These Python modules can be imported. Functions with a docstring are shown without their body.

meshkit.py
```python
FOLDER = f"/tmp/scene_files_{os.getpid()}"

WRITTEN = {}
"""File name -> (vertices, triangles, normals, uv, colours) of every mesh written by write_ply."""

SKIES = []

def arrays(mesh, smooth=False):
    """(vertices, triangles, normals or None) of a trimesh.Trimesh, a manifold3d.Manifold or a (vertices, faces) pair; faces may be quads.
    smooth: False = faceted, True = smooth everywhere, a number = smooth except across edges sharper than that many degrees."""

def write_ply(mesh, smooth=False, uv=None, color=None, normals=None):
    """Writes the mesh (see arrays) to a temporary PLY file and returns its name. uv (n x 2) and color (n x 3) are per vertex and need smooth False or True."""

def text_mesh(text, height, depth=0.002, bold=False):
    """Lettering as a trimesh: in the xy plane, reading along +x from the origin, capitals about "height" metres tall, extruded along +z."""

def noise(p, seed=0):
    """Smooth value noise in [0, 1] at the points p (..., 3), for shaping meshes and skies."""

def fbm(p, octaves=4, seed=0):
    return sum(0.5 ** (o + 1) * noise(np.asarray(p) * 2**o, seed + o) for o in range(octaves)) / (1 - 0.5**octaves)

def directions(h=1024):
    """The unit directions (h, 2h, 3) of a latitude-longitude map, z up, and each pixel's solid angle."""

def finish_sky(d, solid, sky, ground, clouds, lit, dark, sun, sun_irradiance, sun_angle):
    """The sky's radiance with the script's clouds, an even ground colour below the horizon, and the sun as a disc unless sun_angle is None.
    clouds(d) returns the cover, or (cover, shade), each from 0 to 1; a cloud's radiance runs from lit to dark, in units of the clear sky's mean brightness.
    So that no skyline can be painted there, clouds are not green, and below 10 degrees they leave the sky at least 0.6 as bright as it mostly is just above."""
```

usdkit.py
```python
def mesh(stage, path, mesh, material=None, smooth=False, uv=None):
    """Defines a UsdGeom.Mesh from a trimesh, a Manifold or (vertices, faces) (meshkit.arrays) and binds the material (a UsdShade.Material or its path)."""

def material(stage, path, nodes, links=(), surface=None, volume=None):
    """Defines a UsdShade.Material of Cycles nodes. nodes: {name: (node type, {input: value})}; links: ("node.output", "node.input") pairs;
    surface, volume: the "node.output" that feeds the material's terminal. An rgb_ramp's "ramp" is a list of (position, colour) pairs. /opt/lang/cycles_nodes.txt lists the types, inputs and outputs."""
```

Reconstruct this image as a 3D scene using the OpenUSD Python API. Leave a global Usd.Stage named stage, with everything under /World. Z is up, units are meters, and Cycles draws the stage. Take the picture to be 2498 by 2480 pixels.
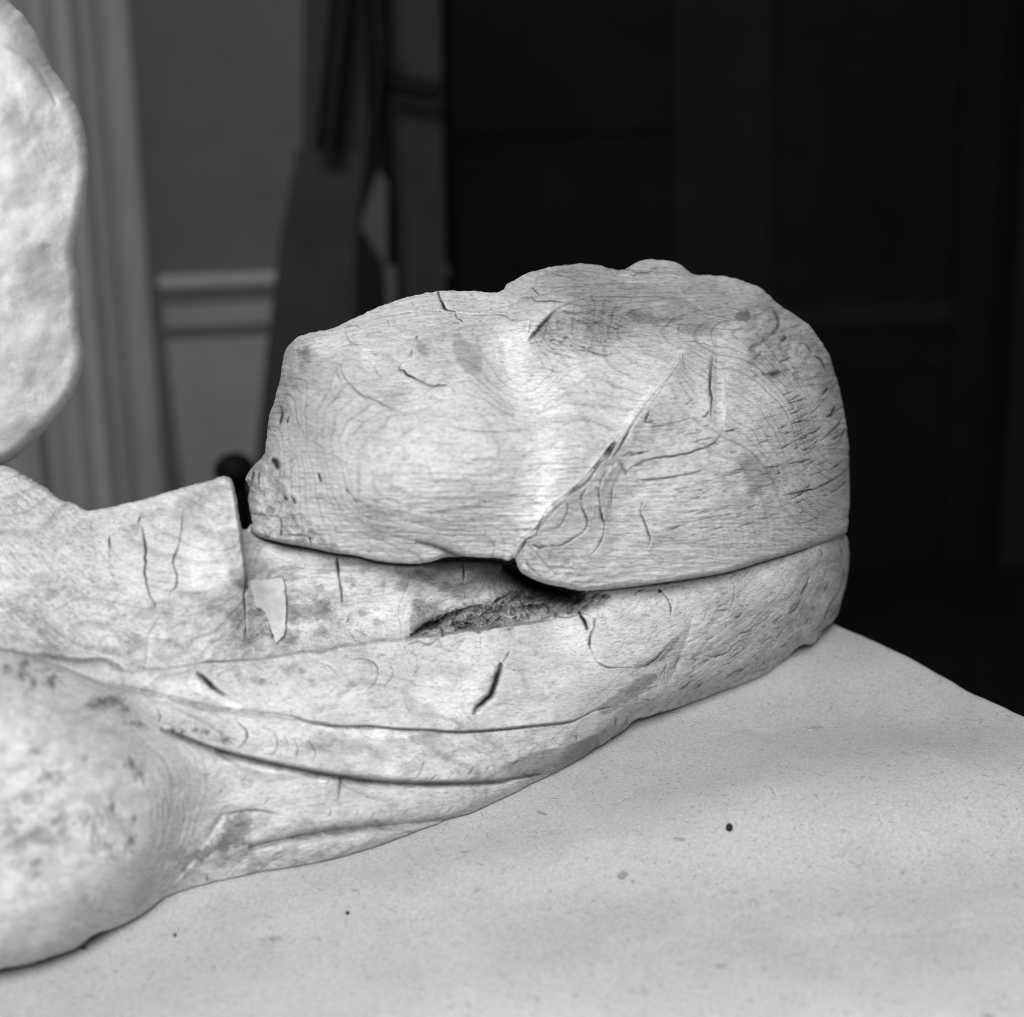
import math
import numpy as np
import trimesh
import shapely

from scipy import ndimage
from scipy.spatial import cKDTree
from scipy.interpolate import RBFInterpolator
from PIL import Image, ImageDraw
from pxr import Usd, UsdGeom, UsdLux, UsdShade, Gf, Sdf, Vt
import usdkit, meshkit

stage = Usd.Stage.CreateInMemory()
UsdGeom.SetStageUpAxis(stage, UsdGeom.Tokens.z)
UsdGeom.SetStageMetersPerUnit(stage, 1.0)
UsdGeom.Xform.Define(stage, '/World')
UsdGeom.Scope.Define(stage, '/World/Looks')

# ------------------------------------------------------------------ camera (medium format, 80 mm, looking down on the table)
W0, H0 = 2498.0, 2480.0
FPX = 3627.0
TABLE = 0.80                       # height of the table top
EYE = np.array([0.0, 0.0, TABLE + 0.32])
PITCH, ROLL = math.radians(17.6), math.radians(-2.6)
fwd = np.array([0, math.cos(PITCH), -math.sin(PITCH)])
up0 = np.array([0, math.sin(PITCH), math.cos(PITCH)])
rt0 = np.array([1.0, 0, 0])
RT = rt0 * math.cos(ROLL) + up0 * math.sin(ROLL)
UP = up0 * math.cos(ROLL) - rt0 * math.sin(ROLL)
cam = UsdGeom.Camera.Define(stage, '/World/camera')
m = np.eye(4)
m[0, :3], m[1, :3], m[2, :3], m[3, :3] = RT, UP, -fwd, EYE
cam.AddTransformOp().Set(Gf.Matrix4d(*m.ravel().tolist()))
HA = 56.0
cam.CreateHorizontalApertureAttr(HA)
cam.CreateVerticalApertureAttr(HA * H0 / W0)
cam.CreateFocalLengthAttr(HA * FPX / W0)
cam.CreateFStopAttr(9.5)
cam.CreateFocusDistanceAttr(0.68)
cam.CreateClippingRangeAttr(Gf.Vec2f(0.05, 50))
cam.CreateExposureAttr(0.0)

# ------------------------------------------------------------------ lights: a window-like soft lamp over the camera, a weaker one from the back left
def look_at(prim, pos, target):
    z = np.asarray(pos, float) - target
    z /= np.linalg.norm(z)
    x = np.cross([0, 0, 1.0], z); x /= np.linalg.norm(x)
    y = np.cross(z, x)
    mm = np.eye(4); mm[0, :3], mm[1, :3], mm[2, :3], mm[3, :3] = x, y, z, pos
    UsdGeom.Xformable(prim).AddTransformOp().Set(Gf.Matrix4d(*mm.ravel().tolist()))

def rect(name, pos, target, w, h, power):
    l = UsdLux.RectLight.Define(stage, '/World/' + name)
    l.CreateWidthAttr(w); l.CreateHeightAttr(h); l.CreateIntensityAttr(power); l.CreateNormalizeAttr(True)
    look_at(l, pos, np.array(target, float))

AIM = [0.0, 0.68, TABLE + 0.08]
rect('front_lamp', [-0.12, -0.62, TABLE + 0.98], AIM, 0.34, 0.34, 9.0)
rect('ceiling_lamp', [-0.8, 1.2, TABLE + 1.5], [0.1, 0.6, TABLE], 0.9, 0.7, 1.5)
dome = UsdLux.DomeLight.Define(stage, '/World/room_fill')  # unseen even fill, added to flatten the shading
usdkit.material(stage, '/World/Looks/room_air', {'b': ('background_shader', {'color': (1, 1, 1), 'strength': 0.18})}, surface='b.background')
UsdShade.MaterialBindingAPI.Apply(dome.GetPrim()).Bind(UsdShade.Material.Get(stage, '/World/Looks/room_air'))

# ------------------------------------------------------------------ small helpers
def ray(px, py):
    px, py = np.asarray(px, float), np.asarray(py, float)
    a, b = (px - W0 / 2) / FPX, -(py - H0 / 2) / FPX
    return fwd + a[..., None] * RT + b[..., None] * UP

def on_z(px, py, z):
    d = ray(px, py)
    return EYE + d * ((z - EYE[2]) / d[..., 2])[..., None]

def on_y(px, py, y):
    d = ray(px, py)
    return EYE + d * ((y - EYE[1]) / d[..., 1])[..., None]

used = {}
def numbered(parent, name):
    k = used.get((parent, name), 0); used[(parent, name)] = k + 1
    return f'{parent}/{name}' + (f'_{k:03d}' if k else '')

def tag(prim, label=None, cat=None, group=None, kind=None):
    for k, v in (('label', label), ('category', cat), ('group', group), ('kind', kind)):
        if v: prim.SetCustomDataByKey(k, v)
    return prim

def thing(name, label, cat, loc=(0, 0, 0), group=None):
    x = UsdGeom.Xform.Define(stage, numbered('/World', name))
    x.AddTranslateOp().Set(Gf.Vec3d(*map(float, loc)))
    x.GetPrim().SetCustomDataByKey('origin', Gf.Vec3d(*map(float, loc)))
    return tag(x.GetPrim(), label, cat, group)

def put(name, mesh, mat, parent=None, normals=None, albedo=None, smooth=False):
    base = str(parent.GetPath()) if parent is not None else '/World'
    v, f, n = meshkit.arrays(mesh, smooth)
    o = parent
    v = np.array(v)
    while o is not None and o.GetPath() != Sdf.Path('/World'):
        c = o.GetCustomDataByKey('origin')
        if c is not None: v = v - np.array(c)
        o = o.GetParent()
    if normals is not None: n = normals
    g = UsdGeom.Mesh.Define(stage, numbered(base, name))
    g.CreatePointsAttr(Vt.Vec3fArray.FromNumpy(v.astype(np.float32)))
    g.CreateFaceVertexCountsAttr(Vt.IntArray.FromNumpy(np.full(len(f), 3, np.int32)))
    g.CreateFaceVertexIndicesAttr(Vt.IntArray.FromNumpy(np.ascontiguousarray(f, np.int32).ravel()))
    g.CreateSubdivisionSchemeAttr('none')
    if n is not None:
        g.CreateNormalsAttr(Vt.Vec3fArray.FromNumpy(np.asarray(n, np.float32))); g.SetNormalsInterpolation('vertex')
    if albedo is not None:
        UsdGeom.PrimvarsAPI(g).CreatePrimvar('tone', Sdf.ValueTypeNames.Color3fArray, 'vertex').Set(Vt.Vec3fArray.FromNumpy(np.repeat(albedo[:, None], 3, 1).astype(np.float32)))
    UsdShade.MaterialBindingAPI.Apply(g.GetPrim()).Bind(UsdShade.Material.Get(stage, '/World/Looks/' + mat))
    return g.GetPrim()

# ------------------------------------------------------------------ materials (black and white film: every colour is a grey)
def wood(name, strength=1.0, angle=0.0):
    """Weathered grey wood: the mesh carries its stains, dirt and painted shade as 'tone', the grain comes from stretched noise along the figure."""
    usdkit.material(stage, '/World/Looks/' + name, {
        'g': ('geometry', {}), 'a': ('attribute', {'attribute': 'tone'}),
        'rot': ('mapping', {'rotation': (0, 0, -0.38 + angle)}),
        'm1': ('mapping', {'scale': (60, 420, 700)}),
        'n1': ('noise_texture', {'scale': 1.0, 'detail': 4.0, 'roughness': 0.65}),
        'm2': ('mapping', {'scale': (320, 900, 1500)}),
        'n2': ('noise_texture', {'scale': 1.3, 'detail': 3.0, 'roughness': 0.7}),
        'n3': ('noise_texture', {'scale': 45.0, 'detail': 5.0, 'roughness': 0.6}),
        'r1': ('rgb_ramp', {'ramp': [(0.30, (0.80,) * 3), (0.48, (1.0,) * 3), (0.7, (1.05,) * 3)]}),
        'r2': ('rgb_ramp', {'ramp': [(0.30, (0.50,) * 3), (0.45, (0.96,) * 3), (0.7, (1.06,) * 3)]}),
        'r3': ('rgb_ramp', {'ramp': [(0.3, (0.88,) * 3), (0.6, (1.03,) * 3)]}),
        'x1': ('mix_color', {'blend_type': 'multiply', 'fac': 0.6 * strength}), 'x2': ('mix_color', {'blend_type': 'multiply', 'fac': 0.6 * strength}),
        'x3': ('mix_color', {'blend_type': 'multiply', 'fac': 1.0}),
        'b1': ('bump', {'strength': 0.35 * strength, 'distance': 0.0007}), 'b2': ('bump', {'strength': 0.3 * strength, 'distance': 0.0005}),
        'p': ('principled_bsdf', {'roughness': 0.82, 'specular_ior_level': 0.25}),
    }, [('g.position', 'rot.vector'), ('rot.vector', 'm1.vector'), ('m1.vector', 'n1.vector'), ('rot.vector', 'm2.vector'), ('m2.vector', 'n2.vector'), ('g.position', 'n3.vector'),
        ('n1.fac', 'r1.fac'), ('n2.fac', 'r2.fac'), ('n3.fac', 'r3.fac'),
        ('a.color', 'x1.a'), ('r1.color', 'x1.b'), ('x1.result', 'x2.a'), ('r2.color', 'x2.b'), ('x2.result', 'x3.a'), ('r3.color', 'x3.b'),
        ('x3.result', 'p.base_color'), ('n1.fac', 'b1.height'), ('b1.normal', 'b2.normal'), ('n2.fac', 'b2.height'), ('b2.normal', 'p.normal')], surface='p.BSDF')

wood('carved_wood'); wood('chest_wood', 0.9, -0.9); wood('shoulder_wood', 0.7, 0.5); wood('filler', 0.6)

def plain(name, tone, rough=0.7, scale=30.0, var=0.12, bump=0.0, spec=0.2):
    usdkit.material(stage, '/World/Looks/' + name, {
        'g': ('geometry', {}), 'n': ('noise_texture', {'scale': scale, 'detail': 5.0, 'roughness': 0.6}),
        'r': ('rgb_ramp', {'ramp': [(0.3, (tone * (1 - var),) * 3), (0.7, (tone * (1 + var),) * 3)]}),
        'b': ('bump', {'strength': bump, 'distance': 0.001}),
        'p': ('principled_bsdf', {'roughness': rough, 'specular_ior_level': spec})},
        [('g.position', 'n.vector'), ('n.fac', 'r.fac'), ('r.color', 'p.base_color'), ('n.fac', 'b.height'), ('b.normal', 'p.normal')], surface='p.BSDF')

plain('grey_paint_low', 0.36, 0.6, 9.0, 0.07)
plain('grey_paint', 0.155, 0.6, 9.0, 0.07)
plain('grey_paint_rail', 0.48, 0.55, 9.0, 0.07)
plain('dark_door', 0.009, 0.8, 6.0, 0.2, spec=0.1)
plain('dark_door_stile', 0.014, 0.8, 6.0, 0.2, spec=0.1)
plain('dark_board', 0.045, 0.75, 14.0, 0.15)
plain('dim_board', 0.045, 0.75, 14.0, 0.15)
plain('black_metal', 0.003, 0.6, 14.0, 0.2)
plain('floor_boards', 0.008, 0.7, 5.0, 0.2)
plain('table_wood', 0.10, 0.6, 12.0, 0.2)
plain('crumb_black', 0.02, 0.5, 300.0, 0.3)
plain('chip_grey', 0.34, 0.9, 600.0, 0.35, 0.5)
plain('plaster', 0.70, 0.9, 350.0, 0.06, 0.15)

# brown wrapping paper: pulp mottling and short dark fibres lying every way
nodes = {'g': ('geometry', {}), 'n0': ('noise_texture', {'scale': 700.0, 'detail': 4.0, 'roughness': 0.7}), 'r0': ('rgb_ramp', {'ramp': [(0.3, (0.41,) * 3), (0.7, (0.61,) * 3)]}),
         'nb': ('noise_texture', {'scale': 28.0, 'detail': 5.0, 'roughness': 0.6}), 'rb': ('rgb_ramp', {'ramp': [(0.3, (0.90,) * 3), (0.7, (1.05,) * 3)]}),
         'xb': ('mix_color', {'blend_type': 'multiply', 'fac': 1.0}),
         'bp': ('bump', {'strength': 0.25, 'distance': 0.0004}),
         'p': ('principled_bsdf', {'roughness': 0.9, 'specular_ior_level': 0.2})}
links = [('g.position', 'n0.vector'), ('n0.fac', 'r0.fac'), ('g.position', 'nb.vector'), ('nb.fac', 'rb.fac'), ('r0.color', 'xb.a'), ('rb.color', 'xb.b')]
last = 'xb.result'
for k, (rz, sx, sy, lo, hi, dk) in enumerate([(0.3, 170, 1100, 0.25, 0.29, 0.45), (1.3, 190, 1200, 0.25, 0.29, 0.5), (-0.7, 210, 1150, 0.255, 0.295, 0.5), (2.2, 320, 1600, 0.27, 0.31, 0.55), (0.9, 100, 800, 0.20, 0.235, 0.4)]):
    nodes[f'o{k}'] = ('mapping', {'rotation': (0, 0, rz)})
    nodes[f'm{k}'] = ('mapping', {'scale': (sx, sy, 1), 'location': (k * 7.3, k * 3.1, 0)})
    nodes[f'f{k}'] = ('noise_texture', {'scale': 1.0, 'detail': 1.0, 'roughness': 0.5, 'distortion': 0.6})
    nodes[f'q{k}'] = ('rgb_ramp', {'ramp': [(lo, (dk,) * 3), (hi, (1.0,) * 3)]})
    nodes[f'y{k}'] = ('mix_color', {'blend_type': 'multiply', 'fac': 0.9})
    links += [('g.position', f'o{k}.vector'), (f'o{k}.vector', f'm{k}.vector'), (f'm{k}.vector', f'f{k}.vector'), (f'f{k}.fac', f'q{k}.fac'), (last, f'y{k}.a'), (f'q{k}.color', f'y{k}.b')]
    last = f'y{k}.result'
links += [(last, 'p.base_color'), ('n0.fac', 'bp.height'), ('bp.normal', 'p.normal')]
usdkit.material(stage, '/World/Looks/wrapping_paper', nodes, links, surface='p.BSDF')

# ------------------------------------------------------------------ the carving: closed shells, shaped as relief over the figure's long axis
ca, cb = on_z(396.0, 2198.0, TABLE), on_z(1000.0, 2052.0, TABLE)
AX = (cb - ca) / np.linalg.norm(cb - ca)                 # the figure's long axis on the table
NRM = np.array([-AX[1], AX[0], 0.0])                     # away from the camera
C0 = float(NRM @ ca)

def place(px, py, s):
    """The point seen at (px, py) that lies s metres behind the upright plane through the figure's front edge."""
    d = ray(px, py)
    return EYE + d * ((C0 + s - NRM @ EYE) / (d @ NRM))[..., None]

CROPS = {'c1': (550, 600, 800 / 1918), 'c2': (1250, 600, 900 / 1918), 'c3': (0, 1050, 850 / 1918), 'c4': (0, 1600, 900 / 1932), 'c5': (550, 1250, 900 / 1918), 'c6': (1250, 1250, 900 / 1918), 'c7': (0, 0, 1250 / 1918), 'c9': (900, 600, 1000 / 1932), 's': (0, 0, 1.0)}
def P(tagname, pts):
    x, y, s = CROPS[tagname]
    return np.asarray(pts, float) * s + (x, y)

def curve(pts, step=2.0, closed=False):
    """Catmull-Rom through the points, resampled."""
    p = np.asarray(pts, float)
    if len(p) < 3 and not closed:
        n = max(2, int(np.linalg.norm(p[-1] - p[0]) / step)); t = np.linspace(0, 1, n)[:, None]
        return p[0] * (1 - t) + p[-1] * t
    q = np.vstack([p[-1], p, p[:2]]) if closed else np.vstack([2 * p[0] - p[1], p, 2 * p[-1] - p[-2]])
    out = []
    for i in range(1, len(q) - 2):
        n = max(2, int(np.linalg.norm(q[i + 1] - q[i]) / step)); t = np.linspace(0, 1, n, endpoint=False)[:, None]
        a, b, c, d = q[i - 1], q[i], q[i + 1], q[i + 2]
        out.append(0.5 * (2 * b + (c - a) * t + (2 * a - 5 * b + 4 * c - d) * t**2 + (3 * b - a - 3 * c + d) * t**3))
    return np.vstack(out + ([] if closed else [q[-2][None]]))

STEP = 1.7
class Relief:
    def __init__(self, x0, y0, x1, y1, step=STEP, seed=0):
        self.x0, self.y0, self.step = x0, y0, step
        self.nx, self.ny = int((x1 - x0) / step) + 1, int((y1 - y0) / step) + 1
        self.X, self.Y = np.meshgrid(x0 + step * np.arange(self.nx), y0 + step * np.arange(self.ny))
        self.S = np.zeros_like(self.X); self.T = np.full_like(self.X, 0.56)
        self.rng = np.random.default_rng(seed); self.seed = seed
        self.N = {}
    def noise(self, sx, sy, octaves=3, seed=0, ang=0.0):
        c, s = math.cos(ang), math.sin(ang)
        return meshkit.fbm(np.stack([(self.X * c + self.Y * s) / sx, (self.Y * c - self.X * s) / sy, np.zeros_like(self.X) + seed * 3.7], -1), octaves, seed) - 0.5
    def base(self, pts, smoothing=0.3):
        pts = np.asarray(pts, float)
        xs, ys = np.arange(self.x0, self.X[0, -1] + 32, 16.0), np.arange(self.y0, self.Y[-1, 0] + 32, 16.0)
        gx, gy = np.meshgrid(xs, ys)
        f = RBFInterpolator(pts[:, :2] / 400.0, pts[:, 2], kernel='thin_plate_spline', smoothing=smoothing * 1e-2)
        g = f(np.stack([gx.ravel(), gy.ravel()], 1) / 400.0).reshape(gx.shape)
        self.S = ndimage.map_coordinates(g, [(self.Y - self.y0) / 16, (self.X - self.x0) / 16], order=3, mode='nearest') * 1e-3
    def win(self, pts, pad):
        i0 = max(0, int((pts[:, 0].min() - pad - self.x0) / self.step)); i1 = min(self.nx, int((pts[:, 0].max() + pad - self.x0) / self.step) + 2)
        j0 = max(0, int((pts[:, 1].min() - pad - self.y0) / self.step)); j1 = min(self.ny, int((pts[:, 1].max() + pad - self.y0) / self.step) + 2)
        return slice(j0, j1), slice(i0, i1)
    def dist(self, pts, pad, step=2.0):
        c = curve(pts, step)
        w = self.win(c, pad)
        x, y = self.X[w], self.Y[w]
        d, i = cKDTree(c).query(np.stack([x.ravel(), y.ravel()], 1), distance_upper_bound=pad * 1.5)
        i = np.minimum(i, len(c) - 1)
        t = (i / max(1, len(c) - 1)).reshape(x.shape)
        tan = np.gradient(c, axis=0)
        side = (tan[i, 0] * (y.ravel() - c[i, 1]) - tan[i, 1] * (x.ravel() - c[i, 0])).reshape(x.shape)
        return w, np.minimum(d, pad * 1.5).reshape(x.shape), t, np.sign(side)
    def groove(self, pts, width, depth, dark=0.0, taper=0.6, jag=0.0):
        """A crack or a groove: width in pixels of the photograph, depth in mm, dark = dirt in it plus painted shade."""
        c = np.asarray(pts, float)
        if jag:
            c = curve(c, 5.0); n = len(c)
            tan = np.gradient(c, axis=0); tan /= np.linalg.norm(tan, axis=1, keepdims=True) + 1e-9
            wob = self.rng.normal(0, 1, n); wob = ndimage.gaussian_filter1d(wob, 0.8) * 1.3 + ndimage.gaussian_filter1d(self.rng.normal(0, 1, n), 4) * 4
            c = c + np.stack([-tan[:, 1], tan[:, 0]], 1) * (wob * jag * np.sin(np.linspace(0, np.pi, n)) ** 0.5)[:, None]
        w, d, t, _ = self.dist(c, width * 3 + 6)
        L = max(5, int(len(c) * 0.22))
        prof = np.interp(t, np.linspace(0, 1, L), np.clip(0.85 + 0.30 * self.rng.normal(0, 1, L) * (1 if jag else 0.4), 0.4, 1.3))
        e = np.sin(np.pi * np.clip(t, 0, 1)) ** taper
        thin = 0.34 if width < 12 else 0.5
        k = e ** 0.5 * np.exp(-(d / np.maximum(width * thin * (0.25 + 0.75 * e) * prof ** 0.5, 1.1)) ** 2)
        kv = e ** 0.5 * np.exp(-(d / np.maximum(width * thin * (0.3 + 0.7 * e) * prof ** 0.5, 1.1)) ** 1.25)
        self.S[w] += depth * (0.7 if width < 12 else 0.85) * 1e-3 * kv * prof
        if dark > 0: dark = 1 - (1 - dark) ** 1.75  # deepens the paint so lit crack floors read as shade
        if dark: self.T[w] *= 1 - dark * np.clip(k * (0.55 + 0.6 * prof), 0, 1)
    def stepline(self, pts, fall, height, right=1, soft=1.2):
        """A terrace: the ground on one side of the line is raised and falls back over 'fall' pixels."""
        w, d, t, s = self.dist(np.asarray(pts, float), fall)
        e = np.clip(5 * t * (1 - t) * 2, 0, 1)
        k = np.where(s * right > 0, np.clip(1 - d / fall, 0, 1) ** 1.5, 0) * e
        k = ndimage.gaussian_filter(k, soft)
        self.S[w] -= height * 1e-3 * k
    def mask(self, poly, soft=3.0, rough=0.0, rscale=14.0, seed=1):
        c = curve(poly, 4.0, closed=True)
        w = self.win(c, soft * 3 + rough * 2 + 4)
        im = Image.new('L', (w[1].stop - w[1].start, w[0].stop - w[0].start))
        ImageDraw.Draw(im).polygon([((x - self.x0) / self.step - w[1].start, (y - self.y0) / self.step - w[0].start) for x, y in c], fill=255)
        a = np.asarray(im) > 127
        sd = (ndimage.distance_transform_edt(a) - ndimage.distance_transform_edt(~a)) * self.step
        if rough:
            n = meshkit.fbm(np.stack([self.X[w] / rscale, self.Y[w] / rscale, np.zeros_like(self.X[w]) + seed], -1), 4, seed) - 0.5
            sd = sd + n * rough * 4
        return w, np.clip(0.5 + sd / (2 * soft), 0, 1)
    def paint(self, poly, tone, soft=3.0, rough=0.0, rscale=14.0, seed=1, raise_mm=0.0):
        w, k = self.mask(poly, soft, rough, rscale, seed)
        tone = 1 + (tone - 1) * (0.85 if tone > 1 else 1.35)
        self.T[w] *= 1 + (tone - 1) * k
        if raise_mm: self.S[w] -= raise_mm * 1e-3 * k
    def roughen(self, poly, mm, sx, sy, soft=10, dark=0.0, seed=3, ang=0.0):
        w, k = self.mask(poly, soft)
        c, s = math.cos(ang), math.sin(ang)
        x, y = self.X[w], self.Y[w]
        n = meshkit.fbm(np.stack([(x * c + y * s) / sx, (y * c - x * s) / sy, np.zeros_like(x) + seed], -1), 4, seed) - 0.5
        self.S[w] += n * 1.1 * mm * 1e-3 * k
        self.T[w] *= 1 - dark * k * np.clip(0.5 + n * 2.2, 0, 1)
    def blob(self, x, y, r, mm=0.0, dark=0.0, ry=None, rough=0.35):
        ry = ry or r
        p = np.array([[x, y]], float); w = self.win(p, max(r, ry) * 2.5)
        q = ((self.X[w] - x) / r) ** 2 + ((self.Y[w] - y) / ry) ** 2
        n = meshkit.fbm(np.stack([self.X[w] / (r * .6), self.Y[w] / (ry * .6), np.zeros_like(self.X[w]) + x], -1), 3, 5) - 0.5
        k = np.exp(-q * np.clip(1 + n * rough * 8, 0.2, 3))
        self.S[w] += mm * 1e-3 * k; self.T[w] *= 1 - dark * k
    def rings(self, axis_px, axis_s, spacing, dark, poly=None, wob=0.004, tilt=(0, 0, 0), mm=0.12, seed=4):
        """Growth rings: where the carved surface cuts the year layers round a pith line along the figure."""
        k = 3
        p = place(self.X, self.Y, ndimage.gaussian_filter(self.S, 4))
        c = place(*map(np.array, axis_px), axis_s * 1e-3)
        a = AX + np.array(tilt); a /= np.linalg.norm(a)
        q = p - c; q = q - (q @ a)[..., None] * a
        r = np.linalg.norm(q, axis=-1) + wob * (meshkit.fbm(p * 22 + seed, 3, seed) - 0.5) * 2
        u = r / spacing; u = u + 0.35 * np.sin(u * 0.9) + 0.2 * np.sin(u * 2.3 + 1)
        f = u - np.floor(u); hsh = np.sin(np.floor(u) * 12.9898) * 43758.5453; hsh -= np.floor(hsh)
        line = np.exp(-((f - 0.9) / 0.10) ** 2) * (0.25 + 0.75 * hsh) + 0.25 * np.clip(f, 0, 1)
        if poly is not None:
            w, kk = self.mask(poly, 30); line[w] *= 1 - 0.85 * kk; hsh[w] *= 1 - kk
        line *= np.clip(0.55 + 1.6 * (meshkit.fbm(p * 60, 2, seed + 1) - 0.42), 0, 1)
        self.T *= 1 - dark * line
        self.S += mm * 1e-3 * (line + 2.2 * np.clip(f / 0.92, 0, 1) * (0.1 + 0.9 * hsh))
    def grit(self, amount, sx=9.0, sy=3.0, ang=0.0):
        n = self.noise(sx, sy, 2, 91, ang) + 0.6 * self.noise(4.0, 2.6, 1, 92)
        self.T *= np.clip(1 + n * amount - 0.5 * amount * (n < -0.22), 0.4, 1.3)
        self.S -= n * 0.00012
    def dashes(self, poly, n, length, width, dark, ang=0.0, spread=0.25, depth=0.25):
        """Short pores along the grain."""
        w, k = self.mask(poly, 2.0)
        jj, ii = np.nonzero(k > 0.5)
        pick = self.rng.integers(0, len(jj), n)
        im = Image.new('L', (k.shape[1] * 2, k.shape[0] * 2)); dr = ImageDraw.Draw(im)
        for p in pick:
            a = ang(self.X[w][jj[p], ii[p]], self.Y[w][jj[p], ii[p]]) if callable(ang) else ang
            a += self.rng.normal(0, spread); L = length * self.rng.uniform(0.4, 1.4) / self.step
            x, y = ii[p] * 2 + 1, jj[p] * 2 + 1
            dr.line([(x - math.cos(a) * L, y - math.sin(a) * L), (x + math.cos(a) * L, y + math.sin(a) * L)], fill=int(self.rng.uniform(90, 255)), width=max(1, int(round(width))))
        a = np.asarray(im, float).reshape(k.shape[0], 2, k.shape[1], 2).mean((1, 3)) / 255
        self.T[w] *= 1 - dark * a; self.S[w] += depth * 1e-3 * a
    def shell(self, outline, radii, thick, back_round=140.0, jitter=1.2, coarse=3.4, pull=1.0):
        """Cuts the relief out along the outline, rounds its rim and closes it with a back. Returns (front, back) as (vertices, faces, tone, pixel)."""
        o = curve(outline, 1.5, closed=True)
        n = meshkit.fbm(np.stack([o[:, 0] / 13, o[:, 1] / 13, np.zeros(len(o)) + self.seed], -1), 3, self.seed) - 0.5
        tan = np.roll(o, -3, 0) - np.roll(o, 3, 0); tan /= np.linalg.norm(tan, axis=1, keepdims=True) + 1e-9
        o = o + np.stack([-tan[:, 1], tan[:, 0]], 1) * (n * jitter * 4)[:, None]
        og = shapely.Polygon(o).buffer(0); shapely.prepare(og)
        o = np.array((og if og.geom_type == 'Polygon' else max(og.geoms, key=lambda g: g.area)).exterior.coords)[:-1]
        tree = cKDTree(o)
        rp = np.asarray(radii, float); rtree = cKDTree(rp[:, :2])
        dd, ri = rtree.query(o, k=3)
        ww = 1 / (dd + 8) ** 2
        R, D = ((rp[ri, 2] * ww).sum(1) / ww.sum(1)), ((rp[ri, 3] * ww).sum(1) / ww.sum(1))
        out = []
        for front in (True, False):
            st = self.step if front else coarse
            k = 1 if front else max(1, int(round(coarse / self.step)))
            st = k * self.step
            if not front:
                o2 = og.buffer(-0.8); o2 = o2 if o2.geom_type == 'Polygon' else max(o2.geoms, key=lambda g: g.area)
                o2 = np.array(o2.exterior.coords)[:-1]; near0 = tree.query(o2)[1]; o, R, D = o2, R[near0], D[near0]; tree = cKDTree(o); og = shapely.Polygon(o); shapely.prepare(og)
            X, Y, S, T = self.X[::k, ::k], self.Y[::k, ::k], self.S[::k, ::k], self.T[::k, ::k]
            ins = shapely.contains_xy(og, X, Y)
            grow = ndimage.binary_dilation(ins, np.ones((3, 3)))
            jj, ii = np.nonzero(grow)
            pos = np.stack([X[jj, ii], Y[jj, ii]], 1)
            d, near = tree.query(pos)
            isin = ins[jj, ii]
            pos = np.where(isin[:, None], pos, o[near]); d = np.where(isin, d, 0)
            def smoothed(A):
                lat = np.zeros(X.shape); wt = np.zeros(X.shape); lat[jj, ii] = A[near]; wt[jj, ii] = 1
                sg = 24 / st
                return (ndimage.gaussian_filter(lat, sg) / np.maximum(ndimage.gaussian_filter(wt, sg), 1e-6))[jj, ii]
            Rv, Dv = smoothed(R), smoothed(D)
            s = ndimage.map_coordinates(S, [(pos[:, 1] - self.y0) / st, (pos[:, 0] - self.x0) / st], order=1, mode='nearest')
            t = np.clip(d / np.maximum(Rv, 1), 0, 1)
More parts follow.
